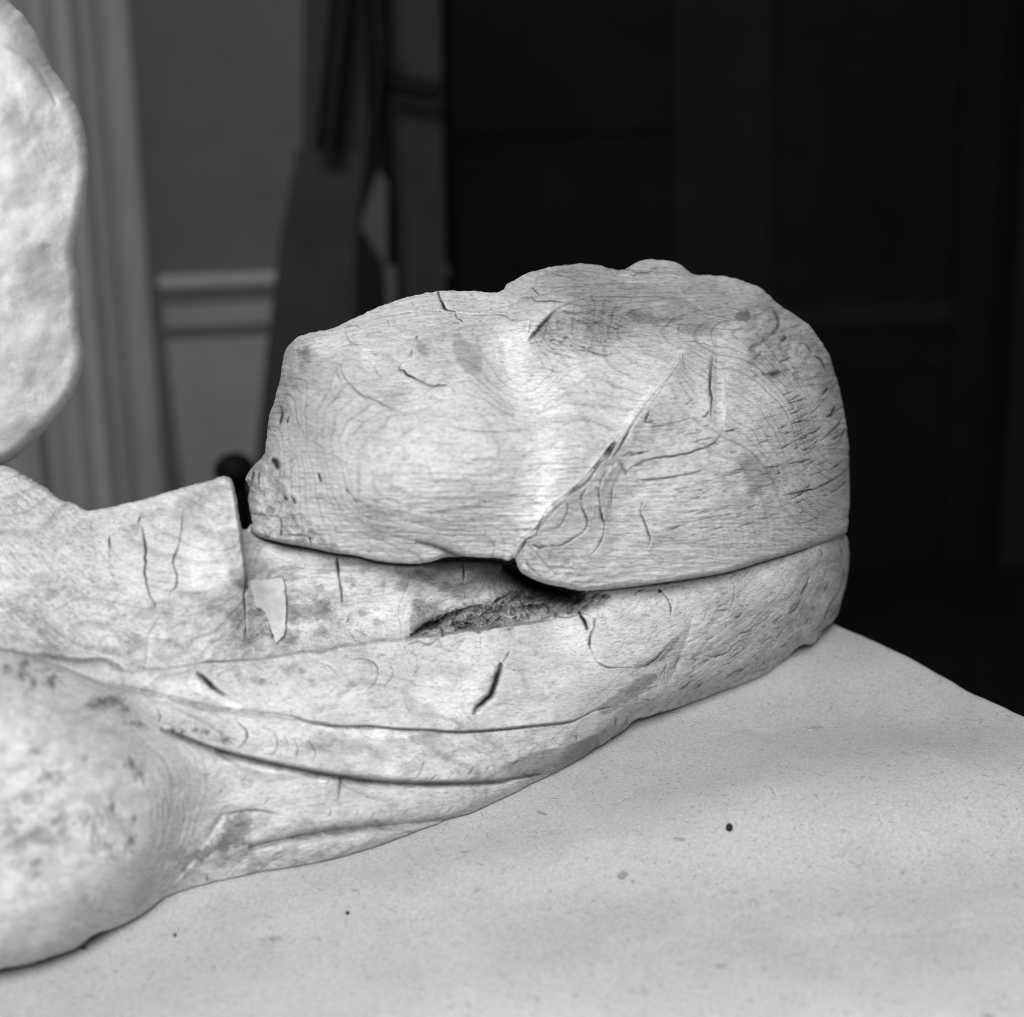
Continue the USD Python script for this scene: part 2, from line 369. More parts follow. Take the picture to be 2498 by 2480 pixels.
            if front:
                s = s + Dv * 1e-3 * (1 - np.sqrt(np.clip(1 - (1 - t) ** 2, 0, 1)))
            else:
                so = ndimage.map_coordinates(ndimage.gaussian_filter(S, 3), [(o[near, 1] - self.y0) / st, (o[near, 0] - self.x0) / st], order=1, mode='nearest') + D[near] * 1e-3
                so = np.maximum(so, s + 0.004)
                b = np.clip(d / back_round, 0, 1)
                s = np.where(isin, so + thick * np.sqrt(np.clip(1 - (1 - b) ** 2, 0, 1)) + 0.001, s + Dv * 1e-3 + 0.001)
            v = place(pos[:, 0], pos[:, 1], s)
            v[:, 2] = np.maximum(v[:, 2], TABLE + 0.0014)
            idx = -np.ones(X.shape, int); idx[jj, ii] = np.arange(len(jj))
            q = np.stack([idx[:-1, :-1], idx[1:, :-1], idx[1:, 1:], idx[:-1, 1:]], -1).reshape(-1, 4)
            okc = (q >= 0).all(1)
            q = q[okc]
            q = q[np.array(isin)[q].any(1)]
            f = np.vstack([q[:, [0, 1, 2]], q[:, [0, 2, 3]]])
            a = np.cross(v[f[:, 1]] - v[f[:, 0]], v[f[:, 2]] - v[f[:, 0]])
            f = f[np.linalg.norm(a, axis=1) > 1e-13]
            if not front: f = f[:, ::-1]
            tone = np.clip(T[jj, ii], 0.02, 0.85)
            nn = np.zeros_like(v); fn = np.cross(v[f[:, 1]] - v[f[:, 0]], v[f[:, 2]] - v[f[:, 0]])
            for c in range(3): np.add.at(nn, f[:, c], fn)
            nn /= np.linalg.norm(nn, axis=1, keepdims=True) + 1e-20
            out.append((v, f, tone, nn, pos))
        return out

def emit(shells, regions, default, parent, mats):
    """Splits a shell into its parts. regions: (name, polygon); the first polygon that holds a face takes it."""
    import shapely
    acc = {}
    for front, (v, f, tone, nn, pos) in zip((True, False), shells):
        cen = pos[f].mean(1)
        lab = np.full(len(f), -1)
        for k, (nm, poly) in enumerate(regions):
            if nm == 'plaster_wedge' and not front: continue
            g = shapely.Polygon(curve(poly, 6.0, closed=True)).buffer(0); shapely.prepare(g)
            inside = shapely.contains_xy(g, cen[:, 0], cen[:, 1])
            lab[(lab < 0) & inside] = k
        for k in np.unique(lab):
            ff = f[lab == k]; u, inv = np.unique(ff, return_inverse=True)
            acc.setdefault(int(k), []).append((v[u], inv.reshape(-1, 3), tone[u], nn[u]))
    for k, ps in sorted(acc.items()):
        nm = default if k < 0 else regions[k][0]
        off, vs, fs, ts, ns = 0, [], [], [], []
        for v, f, t, n in ps:
            vs.append(v); fs.append(f + off); ts.append(t); ns.append(n); off += len(v)
        put(nm, (np.vstack(vs), np.vstack(fs)), mats.get(nm, 'carved_wood'), parent, np.vstack(ns), np.concatenate(ts))

exec_head = True
figure = thing('wooden_sculpture', 'weathered pale wooden carved figure lying on the paper, its cracked face turned up', 'sculpture', on_z(900, 2000, TABLE))
#HEAD_BEGIN
# ---- the head
H = Relief(560, 590, 2110, 1480, seed=11)
H.base([(900, 1360, 20), (1000, 1372, 17), (1230, 1360, 12), (620, 1290, 45), (740, 1335, 30), (610, 1180, 60), (650, 1060, 74), (670, 980, 84), (690, 880, 98), (720, 830, 105),
        (900, 1220, 3), (1100, 1200, -6), (1200, 1080, -4), (1050, 1080, 0), (900, 1080, 12), (780, 1150, 22), (700, 1180, 40), (720, 1000, 52), (800, 950, 44), (780, 850, 85), (900, 870, 62),
        (1000, 830, 66), (1000, 950, 32), (1067, 720, 112), (900, 775, 104), (1150, 900, 34), (1200, 960, 22), (1290, 960, 26), (1380, 920, 26), (1285, 850, 52), (1240, 790, 74), (1190, 730, 110), (1110, 800, 74),
        (1360, 800, 42), (1420, 750, 52), (1340, 700, 90), (1450, 660, 114), (1600, 645, 118), (1600, 720, 86), (1500, 800, 50), (1400, 870, 30), (1600, 860, 36), (1500, 1000, 8), (1350, 1000, 8), (1300, 1150, -2),
        (1600, 1080, 0), (1800, 1060, 6), (1950, 1000, 30), (2050, 1040, 66), (2068, 1220, 72), (1900, 1180, 8), (2000, 1220, 34), (1700, 1280, -6), (1550, 1250, -6), (1400, 1400, -3), (1280, 1385, 4), (1500, 1400, -4),
        (1700, 1390, 0), (1850, 1350, 10), (2030, 1310, 48), (1900, 800, 76), (1840, 710, 108), (1750, 690, 112), (1760, 780, 76), (1800, 880, 38), (1980, 850, 74), (1920, 900, 46), (1700, 980, 12)])
for pts, w, d in [(P('c1', [(1600, 300), (1700, 480), (1800, 640), (1918, 760)]), 60, 5),]:
    H.groove(pts, w, d)
# brow and knob above the cheek
H.stepline(P('c2', [(90, 480), (150, 400), (250, 310), (340, 285), (440, 263), (600, 266), (760, 264), (900, 276)]), 90, 5, 1)
H.groove(P('c2', [(80, 495), (110, 460), (150, 412), (230, 325)]), 13, 9, 0.75)
H.groove(P('c2', [(230, 325), (300, 296), (370, 272), (450, 262), (600, 264), (750, 263), (900, 280)]), 5, 1.4, 0.30)
H.groove(P('c2', [(95, 262), (125, 285), (220, 290), (290, 297)]), 6, 2, 0.6, jag=1)
H.groove(P('c2', [(95, 205), (118, 235), (142, 256)]), 6, 2, 0.5, jag=1)
H.groove(P('c2', [(10, 300), (60, 265), (140, 285)]), 5, 1.5, 0.4, jag=1)
H.groove(P('c2', [(500, 115), (545, 150), (600, 155), (650, 140)]), 22, 5)
H.groove(P('c2', [(625, 165), (645, 145), (680, 140), (720, 141)]), 8, 1.8, 0.35)
H.groove(P('c2', [(850, 90), (900, 140), (960, 165), (1080, 175)]), 18, 3)
H.groove(P('c2', [(40, 130), (120, 165), (110, 215), (60, 250)]), 9, 2, 0.15)
for pts, w, k in [([(340, 510), (400, 545), (470, 566), (522, 560)], 10, .35), ([(180, 545), (260, 567), (352, 590)], 8, .3), ([(160, 630), (240, 660)], 7, .28), ([(220, 590), (320, 640)], 7, .2),
                  ([(325, 300), (315, 380), (312, 480)], 8, .15), ([(250, 310), (235, 380), (228, 450)], 8, .2), ([(190, 380), (170, 440), (150, 500)], 8, .2)]:
    H.groove(P('c2', pts), w, 1.2, k)
H.dashes(P('c2', [(120, 430), (300, 380), (560, 330), (640, 420), (560, 500), (300, 560), (130, 540)]), 260, 11, 3, 0.42, 0.05, 0.2, 0.5)
# white flakes of ground left in the hollow of the cheek
G1 = P('c2', [(-120, 520), (-40, 560), (40, 560), (110, 650), (165, 745), (265, 830), (285, 865), (230, 885), (120, 860), (40, 800), (-40, 690), (-130, 640)])
G2 = P('c2', [(-160, 1180), (20, 1190), (150, 1130), (260, 1100), (330, 1020), (420, 980), (480, 990), (440, 1080), (330, 1180), (250, 1300), (130, 1390), (40, 1490), (-60, 1540), (-200, 1440), (-260, 1280)])
G3 = P('c2', [(640, 820), (740, 720), (790, 740), (700, 850), (600, 930), (560, 930)])
for poly, tn, sf, rg in [([(600, 430), (680, 395), (760, 390), (745, 450), (700, 520), (760, 610), (850, 640), (920, 720), (955, 785), (900, 805), (800, 790), (730, 745), (650, 700), (640, 600), (600, 520)], 1.34, 26, 12),
                         ([(800, 880), (900, 930), (1000, 925), (995, 965), (925, 1020), (890, 1100), (872, 1200), (825, 1290), (775, 1325), (700, 1270), (740, 1180), (690, 1120), (780, 1030), (740, 960)], 1.30, 22, 14),
                         ([(850, 960), (1000, 925), (995, 965), (925, 1020), (890, 1100), (872, 1200), (825, 1290), (790, 1300), (800, 1150)], 1.12, 7, 8),
                         ([(1255, 760), (1340, 680), (1392, 655), (1385, 710), (1300, 795), (1240, 860), (1200, 935), (1175, 915)], 1.26, 7, 5),
                         ([(560, 560), (700, 700), (900, 830), (1100, 860), (1040, 920), (860, 950), (780, 1300), (600, 1300), (520, 1000), (640, 900), (560, 760)], 1.05, 40, 16)]:
    H.paint(P('c9', poly), tn, sf, rg, 24, 4)
H.paint(P('c9', [(620, 250), (760, 130), (1000, 85), (1300, 70), (1520, 135), (1800, 180), (1930, 280), (1840, 300), (1780, 350), (1600, 380), (1450, 440), (1200, 430), (1080, 500), (900, 480), (790, 440), (780, 400), (900, 290), (760, 260)]), 0.90, 12, 9, 26, 41)
H.paint(P('c9', [(780, 440), (900, 330), (980, 270), (1240, 300), (1240, 400), (1130, 480), (1000, 560), (860, 560), (800, 520)]), 0.93, 18, 10, 16, 42)
for k in range(64):      # long grain of the upper face
    y = 90 + 380 * H.rng.random(); x = H.rng.uniform(640, 1700) if y > 190 else H.rng.uniform(760, 1500); L = H.rng.uniform(60, 330)
    H.groove(P('c9', [(x, y), (x + L * .35, y + H.rng.normal(0, 5)), (x + L * .7, y + H.rng.normal(4, 6)), (x + L, y + 10 + H.rng.normal(0, 7))]), H.rng.uniform(3, 5), H.rng.uniform(.3, 1.0), H.rng.uniform(.14, .42), jag=0.8)
for k in range(70):      # torn little checks on the brow
    t = H.rng.random(); y = H.rng.uniform(300, 520); x = 800 + (520 - y) * 0.45 + 330 * t
    H.groove(P('c9', [(x, y), (x + H.rng.uniform(18, 46), y + H.rng.normal(10 * t - 3, 5))]), 5, .8, H.rng.uniform(.25, .55), jag=0.5)
H.paint(P('c1', [(1590, 500), (1750, 470), (1800, 600), (1740, 700), (1640, 640)]), 1.15, 14, 5, 20, 8)
H.paint(P('c1', [(1050, 262), (1250, 265), (1600, 275), (1640, 380), (1350, 370), (1100, 380), (850, 415), (700, 460), (900, 360)]), 1.14, 12, 3)
H.paint(P('c1', [(420, 520), (700, 470), (860, 420), (830, 520), (700, 640), (520, 640), (440, 570)]), 1.10, 20, 6)
H.paint(P('c1', [(800, 600), (850, 610), (870, 700), (820, 720), (800, 660)]), 1.2, 5, 3)
# stains and broad darker areas
H.paint([(640, 1000), (720, 860), (840, 880), (960, 1000), (980, 1180), (900, 1300), (760, 1320), (620, 1250)], 0.90, 60, 20, 40, 31)
H.paint([(1320, 1000), (1500, 1010), (1700, 980), (1980, 1000), (2030, 1250), (1700, 1370), (1400, 1410), (1310, 1370)], 0.94, 50, 20, 40, 32)
H.paint(P('c1', [(1335, 558), (1400, 553), (1470, 600), (1505, 690), (1492, 752), (1420, 742), (1350, 660)]), 0.76, 5, 1.5)
H.paint(P('c1', [(1330, 520), (1380, 515), (1385, 530), (1335, 530)]), 0.8, 3, 1)
H.paint(P('c1', [(1120, 555), (1165, 568), (1195, 645), (1150, 642)]), 0.74, 6, 3)
H.paint(P('c1', [(360, 560), (560, 760), (680, 850), (640, 900), (470, 830), (370, 760)]), 0.84, 20, 10, 18)
H.paint(P('c1', [(400, 960), (560, 920), (640, 1040), (600, 1180), (470, 1140), (410, 1050)]), 0.82, 26, 10, 18)
H.paint(P('c1', [(960, 820), (1060, 830), (1050, 900), (960, 920)]), 0.87, 18, 6, 18)
H.paint(P('c1', [(1180, 540), (1060, 680), (1130, 780), (1290, 800), (1330, 720), (1310, 640)]), 0.93, 14, 4, 18)
H.paint(P('c2', [(620, 330), (760, 362), (840, 385), (780, 402), (650, 395)]), 0.74, 6, 6, 16)
H.paint(P('c2', [(1180, 343), (1232, 345), (1226, 387), (1155, 376)]), 0.62, 4, 4, 12)
H.paint(P('c2', [(890, 410), (1010, 412), (1080, 450), (1075, 470), (890, 462)]), 0.78, 4, 4, 12)
H.paint(P('c2', [(240, 95), (440, 98), (530, 130), (560, 200), (300, 220), (130, 210)]), 0.88, 14, 5, 20)
H.paint(P('c2', [(300, 220), (900, 200), (1300, 260), (1340, 330), (1180, 400), (800, 420), (640, 470), (300, 470), (180, 430), (260, 310)]), 0.86, 14, 8, 26)
H.paint(P('c2', [(1190, 1130), (1250, 1080), (1330, 1140), (1395, 1200), (1330, 1270), (1240, 1340), (1205, 1250)]), 0.72, 16, 14, 14, 9)
H.paint(P('c2', [(1110, 620), (1240, 640), (1220, 760), (1150, 740)]), 0.84, 16, 10, 14, 10)
# ledges and cracks of the face
H.groove(P('c1', [(820, 480), (832, 435), (1000, 402), (1105, 388), (1290, 380)]), 6, 1.6, 0.28)
H.stepline(P('c1', [(830, 440), (1000, 402), (1105, 388), (1290, 380), (1500, 402), (1650, 412)]), 40, 2.5, -1)
H.groove(P('c1', [(1115, 374), (1190, 378), (1270, 381)]), 4, 1, 0.4)
H.groove(P('c1', [(1350, 392), (1500, 402), (1640, 408), (1672, 430), (1760, 412)]), 6, 1.6, 0.45, jag=1)
H.groove(P('c1', [(1244, 262), (1262, 312), (1290, 366), (1346, 382)]), 9, 6, 0.9, 0.25, jag=0.8)
H.groove(P('c1', [(1344, 378), (1349, 415), (1372, 430), (1397, 446)]), 6, 4, 0.8, 0.4, jag=0.8)
H.groove(P('c1', [(1012, 725), (1045, 733), (1062, 757), (1108, 776), (1178, 812), (1240, 817), (1297, 815)]), 7, 4, 0.92, 0.3, jag=1.2)
H.groove(P('c1', [(1028, 688), (1018, 726)]), 7, 3, 0.8, 0.3, jag=1)
H.groove(P('c1', [(1325, 828), (1347, 862)]), 4, 1.5, 0.6)
H.groove(P('c1', [(1124, 520), (1112, 548)]), 8, 3, 0.8); H.groove(P('c1', [(1091, 598), (1085, 648)]), 5, 3, 0.75)
H.groove(P('c1', [(948, 430), (955, 475)]), 4, 1, 0.5); H.groove(P('c1', [(1780, 440), (1772, 510)]), 5, 2, 0.5)
H.blob(*P('c1', [(466, 618)])[0], 17, 3.5, 0.62, 20)
for pts, w, k in [([(680, 688), (682, 740), (722, 803), (800, 872), (880, 903), (960, 945), (1030, 968)], 9, .26), ([(650, 690), (652, 745), (690, 800)], 7, .18), ([(698, 490), (712, 532), (748, 568), (800, 582)], 11, .36),
                  ([(690, 482), (740, 465), (800, 470)], 6, .25), ([(870, 698), (892, 742), (930, 772)], 8, .28), ([(1275, 1038), (1350, 1062), (1450, 1080), (1600, 1086), (1780, 1066)], 8, .24),
                  ([(1550, 980), (1640, 981), (1710, 962)], 6, .2), ([(840, 1112), (900, 1132), (960, 1140)], 6, .2), ([(370, 1040), (450, 1110), (520, 1150), (600, 1200), (700, 1262), (790, 1302)], 5, .32),
                  ([(410, 1000), (440, 1080), (480, 1110)], 5, .25), ([(330, 850), (345, 890), (385, 925)], 5, .3), ([(420, 840), (520, 900), (580, 960)], 6, .15), ([(560, 940), (640, 900), (700, 850)], 7, .14),
                  ([(690, 1380), (722, 1440), (860, 1486), (1050, 1541), (1250, 1581), (1352, 1592)], 5, .42), ([(780, 1580), (880, 1606), (1005, 1632)], 5, .42), ([(1040, 1600), (1200, 1641), (1400, 1671), (1560, 1682)], 4, .38),
                  ([(820, 1652), (1000, 1701), (1200, 1742)], 4, .35), ([(1400, 1450), (1550, 1440), (1680, 1450)], 3, .2), ([(1340, 1520), (1500, 1530), (1700, 1530)], 3, .25), ([(1280, 1690), (1420, 1722), (1600, 1700)], 4, .35),
                  ([(1180, 1040), (1150, 1080), (1170, 1130), (1300, 1150)], 4, .16), ([(430, 1470), (560, 1480), (700, 1560)], 4, .2), ([(640, 1500), (760, 1560), (800, 1590)], 4, .2)]:
    H.groove(P('c1', pts), w, 0.9, k, jag=0.6)
for pts, w, dd in [([(326, 930), (333, 985), (316, 1052)], 11, 5), ([(371, 994), (364, 1036)], 9, 4), ([(252, 1050), (254, 1078)], 9, 3), ([(290, 1070), (287, 1088)], 6, 2), ([(546, 1323), (561, 1382)], 9, 3.5), ([(345, 1455), (361, 1492)], 9, 4),
                   ([(384, 1462), (406, 1512)], 10, 4), ([(388, 1575), (405, 1606)], 6, 2), ([(700, 1420), (748, 1472), (771, 1512)], 5, 2), ([(1508, 1480), (1520, 1506)], 5, 1), ([(270, 1240), (300, 1275), (310, 1310)], 16, 5),
                   ([(200, 1310), (195, 1380), (205, 1440)], 9, 4), ([(165, 1300), (150, 1400)], 7, 3)]:
    H.groove(P('c1', pts), w, dd, 0.78, 0.4, jag=0.8)
H.groove(P('c1', [(146, 1562), (230, 1572), (308, 1586), (326, 1620), (325, 1702)]), 6, 3, 0.75, 0.2, jag=0.8)
H.groove(P('c1', [(358, 1690), (480, 1698), (500, 1752)]), 6, 2.5, 0.6, 0.3, jag=0.8); H.groove(P('c1', [(590, 1570), (640, 1660), (655, 1720)]), 4, 1.5, 0.5, jag=.8)
H.roughen(P('c1', [(120, 1280), (230, 1220), (340, 1330), (440, 1560), (650, 1770), (560, 1790), (330, 1730), (170, 1680), (130, 1500)]), 5.0, 14, 22, 14, 0.45, ang=-0.8)
H.roughen(P('c1', [(330, 640), (400, 540), (480, 700), (420, 900), (330, 1000), (270, 1000)]), 3.0, 12, 20, 14, 0.35)
H.groove(P('c1', [(1110, 1728), (1240, 1762), (1330, 1802), (1400, 1815)]), 16, 5, 0.5, 0.4)  # undercut notch below the face, its wedge shadow painted dark
for k in range(14):      # close growth rings crossing the jaw
    u = 700 + k * 62
    H.groove(P('c1', [(u, 1480 + k * 9), (u + 16, 1540 + k * 8), (u + 4, 1610 + k * 7)]), 4, .4, .16, jag=0.8)
for k in range(24):
    a = k / 23.0
    H.groove(P('c1', [(560 + 420 * a, 1120 + 260 * a), (640 + 420 * a, 1010 + 300 * a), (760 + 400 * a, 930 + 350 * a)]), 3.5, .35, .13, jag=1.0)
# the ridge where face meets hair
RIDGE = P('c2', [(5, 1610), (60, 1530), (130, 1480), (200, 1370), (290, 1300), (380, 1220), (480, 1100), (560, 1000), (640, 890), (740, 760), (840, 650), (885, 560), (900, 500)])
H.stepline(RIDGE, 120, 10.0, 1, 0.7)
H.groove(RIDGE - (9, 5), 9, -2.2, -0.12)
for pts, w, dd, k in [([(10, 1612), (40, 1560), (75, 1520), (130, 1500)], 7, 4, .8), ([(128, 1512), (135, 1468), (200, 1390), (285, 1318)], 5, 2, .7), ([(285, 1330), (292, 1372), (262, 1430), (210, 1482)], 6, 2.5, .65),
                      ([(362, 1288), (350, 1330), (380, 1402), (382, 1460), (340, 1502), (260, 1552), (140, 1558)], 6, 2.5, .6), ([(562, 1108), (480, 1190), (450, 1262), (460, 1382), (476, 1450), (465, 1522), (430, 1580), (388, 1617)], 8, 3, .7),
                      ([(560, 1180), (530, 1250), (515, 1350), (521, 1432)], 5, 1.6, .5), ([(692, 1310), (660, 1380), (690, 1450), (711, 1520), (700, 1592)], 7, 2, .5), ([(600, 1090), (640, 1080), (690, 1076)], 7, 2.2, .6),
                      ([(645, 895), (600, 962), (562, 1040), (520, 1112)], 7, 2.5, .7), ([(545, 1015), (500, 1090), (478, 1108)], 8, 2.5, .7), ([(717, 850), (702, 898), (690, 917)], 8, 2.5, .7), ([(480, 1110), (430, 1170), (380, 1235), (285, 1305)], 6, 2.5, .6),
                      ([(690, 916), (760, 926), (820, 921), (900, 900), (965, 880)], 6, 1.4, .5), ([(1032, 630), (1027, 720), (1036, 790), (1028, 880)], 7, 2, .6), ([(1022, 850), (985, 888)], 7, 1.6, .6), ([(950, 790), (900, 830)], 5, 1, .4),
                      ([(1086, 984), (1030, 1036), (960, 1061), (860, 1086), (700, 1111), (600, 1162)], 6, 1.6, .5), ([(996, 1165), (900, 1186), (780, 1206), (650, 1216)], 6, 1.4, .5), ([(922, 1252), (830, 1269)], 6, 1.2, .5),
                      ([(982, 1300), (918, 1322)], 5, 1.2, .5), ([(1060, 1250), (980, 1300)], 4, 1, .35), ([(980, 1366), (890, 1388)], 5, 1, .45), ([(916, 1440), (830, 1466), (788, 1466)], 6, 1.2, .5), ([(1362, 882), (1240, 911)], 5, 1, .4),
                      ([(1642, 728), (1605, 782)], 9, 2.5, .75), ([(1676, 828), (1660, 872), (1630, 892)], 10, 2.5, .75), ([(1612, 815), (1580, 850), (1543, 880)], 6, 2, .55), ([(1542, 903), (1500, 915), (1448, 922)], 6, 1.6, .55),
                      ([(1628, 924), (1580, 961), (1528, 981)], 9, 2.5, .7), ([(1710, 880), (1690, 931), (1618, 992)], 7, 2, .6), ([(1732, 940), (1698, 998)], 6, 2, .6), ([(1562, 1104), (1400, 1141), (1290, 1152)], 5, 1.4, .5), ([(1582, 1038), (1518, 1066)], 6, 1.4, .5),
                      ([(1657, 1104), (1568, 1142)], 7, 1.8, .6), ([(1722, 1114), (1648, 1168)], 7, 2, .65), ([(1742, 1158), (1690, 1201), (1580, 1256), (1398, 1302)], 7, 2, .6), ([(1292, 1340), (1215, 1361)], 5, 1, .45), ([(1645, 1380), (1560, 1421), (1470, 1450)], 5, 1.2, .45),
                      ([(1445, 1380), (1360, 1401)], 4, .8, .35), ([(1352, 328), (1372, 350), (1380, 412), (1345, 466)], 13, 2.5, .5), ([(1345, 466), (1300, 492), (1225, 532)], 12, 2, .4), ([(1425, 468), (1400, 497)], 13, 2, .55),
                      ([(1452, 573), (1380, 607)], 10, 2, .5), ([(1400, 648), (1350, 660), (1296, 668)], 15, 2.5, .6), ([(1560, 568), (1600, 592), (1626, 652)], 10, 2, .5), ([(1500, 500), (1560, 560)], 8, 1.5, .4), ([(1300, 540), (1260, 590)], 9, 1.5, .35),
                      ([(885, 560), (890, 600), (905, 640)], 5, 1, .4), ([(100, 1550), (140, 1562), (165, 1560)], 9, 3, .7), ([(70, 1620), (90, 1670), (150, 1720)], 8, 1.5, .3)]:
    H.groove(P('c2', pts), w, dd, k, 0.5, jag=0.9)
for pts, h, sd in [([(562, 1108), (480, 1190), (450, 1262), (460, 1382), (476, 1450), (465, 1522), (430, 1580), (388, 1617)], 2.2, -1), ([(362, 1288), (350, 1330), (380, 1402), (382, 1460), (340, 1502), (260, 1552), (140, 1558)], 2.2, -1),
                   ([(692, 1310), (660, 1380), (690, 1450), (711, 1520), (700, 1592)], 1.6, -1), ([(690, 916), (760, 926), (820, 921), (900, 900), (965, 880)], 2.0, 1), ([(1086, 984), (1030, 1036), (960, 1061), (860, 1086), (700, 1111), (600, 1162)], 2.0, 1),
                   ([(996, 1165), (900, 1186), (780, 1206), (650, 1216)], 1.6, 1), ([(1032, 560), (1027, 720), (1036, 790), (1028, 900)], 2.4, 1), ([(1742, 1158), (1690, 1201), (1580, 1256), (1398, 1302)], 1.4, 1), ([(1562, 1104), (1400, 1141), (1290, 1152)], 1.2, 1)]:
    H.stepline(P('c2', pts), 40, h, sd)
for pts, h in [([(680, 688), (682, 740), (722, 803), (800, 872), (880, 903), (960, 945), (1060, 985)], 2.0), ([(690, 1380), (722, 1440), (860, 1486), (1050, 1541), (1250, 1581), (1352, 1592)], 1.6), ([(780, 1580), (880, 1606), (1005, 1632), (1200, 1650)], 1.4), ([(370, 1040), (450, 1110), (520, 1150), (600, 1200), (700, 1262), (790, 1302)], 1.4), ([(1275, 1038), (1350, 1062), (1450, 1080), (1600, 1086), (1780, 1066)], 1.2)]:
    H.stepline(P('c1', pts), 46, h, 1)
for pts, w, dd, k in [([(690, 1468), (715, 1425), (745, 1388)], 8, 5, .85), ([(792, 1372), (800, 1322), (870, 1242), (938, 1190)], 6, 3, .75), ([(925, 1182), (1000, 1122), (1045, 1078)], 6, 3, .7), ([(1058, 1062), (1112, 1008)], 6, 3, .7), ([(1108, 1000), (1135, 960), (1165, 922)], 13, 3, .55),
                      ([(1195, 915), (1250, 825), (1305, 760)], 6, 2.5, .6), ([(1180, 950), (1230, 870)], 4, 2, .5), ([(1320, 760), (1400, 640), (1470, 545)], 4, 1.2, .35), ([(1470, 500), (1478, 550), (1500, 580)], 4, 1.2, .45), ([(1620, 480), (1612, 620), (1608, 740)], 6, 1.5, .4),
                      ([(1180, 1010), (1200, 1050), (1215, 1085)], 12, 1.5, .35), ([(1190, 1000), (1240, 975), (1295, 978)], 6, 2, .5), ([(1030, 1130), (1000, 1190), (1020, 1260)], 6, 2, .45), ([(1070, 1130), (1085, 1190)], 5, 2, .45), ([(790, 1400), (830, 1420), (880, 1412)], 8, 2.5, .6)]:
    H.groove(P('c9', pts), w, dd, k, 0.45, jag=1.0)
for k in range(64):      # splits at the crown end
    x, y = H.rng.uniform(1380, 1735), H.rng.uniform(700, 1420); a = -0.30 - 0.35 * (x - 1380) / 350 + H.rng.normal(0, .08); L = H.rng.uniform(25, 110)
    H.groove(P('c2', [(x - L * math.cos(a) / 2, y - L * math.sin(a) / 2), (x, y + H.rng.normal(2, 3)), (x + L * math.cos(a) / 2, y + L * math.sin(a) / 2 - 3)]), H.rng.uniform(4, 7), H.rng.uniform(.8, 2.2), H.rng.uniform(.25, .62), 0.4, jag=0.8)
for k in range(60):      # steps of the grain on the hair
    x, y = H.rng.uniform(620, 1300), H.rng.uniform(880, 1560)
    if x + y < 1560: continue
    a = -0.12 - 0.22 * (x - 620) / 680; L = H.rng.uniform(30, 150)
    H.groove(P('c2', [(x, y), (x + L * .5, y + L * .5 * math.sin(a) + H.rng.normal(2, 2)), (x + L, y + L * math.sin(a))]), H.rng.uniform(3.5, 5.5), H.rng.uniform(.5, 1.4), H.rng.uniform(.2, .5), 0.4, jag=0.8)
H.paint(P('c2', [(1230, 330), (1400, 320), (1640, 560), (1720, 800), (1640, 800), (1500, 700), (1290, 690), (1200, 540)]), 0.88, 22, 14, 16, 51)
H.groove(P('c2', [(1064, 480), (1062, 640), (1062, 800), (1060, 940)]), 44, 2.6, 0.06)
H.groove(P('c2', [(1102, 630), (1104, 760), (1106, 880), (1110, 980)]), 16, -1.2, -0.12, jag=2.0)
H.roughen(P('c2', [(1240, 330), (1400, 330), (1640, 560), (1690, 740), (1600, 740), (1280, 690), (1200, 520)]), 1.5, 16, 10, 18, 0.42, seed=8, ang=-0.5)
H.roughen(P('c2', [(20, 1600), (150, 1560), (400, 1620), (420, 1770), (250, 1760), (60, 1700)]), 1.2, 14, 10, 14, 0.25, seed=9)
H.roughen(P('c2', [(1640, 1380), (1740, 1180), (1750, 1480), (1690, 1500)]), 1.4, 14, 16, 14, 0.2, seed=10)
for k in range(20):      # fine growth lines low on the hair
    H.groove(P('c2', [(1000 + k * 32, 1660 - k * 6), (1012 + k * 32, 1560 - k * 8), (985 + k * 33, 1460 - k * 6), (990 + k * 34, 1370)]), 3.5, .3, .12, jag=1.0)
ALLH = [(640, 800), (1000, 720), (1300, 660), (1700, 670), (1950, 800), (2040, 950), (2060, 1280), (1700, 1390), (1400, 1430), (1250, 1350), (900, 1350), (620, 1270)]
H.dashes(ALLH, 10000, 9, 2, 0.52, 0.02, 0.16)
H.dashes(P('c2', [(100, 90), (700, 90), (1300, 260), (1340, 380), (900, 420), (300, 300), (60, 240)]), 900, 20, 2, 0.34, 0.03, 0.06)
H.dashes(P('c2', [(560, 1000), (700, 850), (1000, 850), (1050, 1400), (700, 1600), (400, 1600)]), 500, 12, 2, 0.3, -0.15, 0.15)
H.dashes(P('c2', [(1100, 900), (1650, 760), (1730, 1200), (1400, 1450), (1100, 1400)]), 420, 12, 2, 0.32, -0.28, 0.15)
H.S += H.noise(60, 40, 3, 2) * 0.0030 + H.noise(44, 7, 3, 5) * 0.0014 + H.noise(130, 9, 4, 15) * 0.0016
H.rings((1250, 1100), 70, 0.0030, 0.36, tilt=(0, 0, 0.05)); H.grit(0.36)
H.T *= 1 + H.noise(34, 20, 4, 7) * 0.20 + H.noise(90, 5, 3, 8) * 0.14
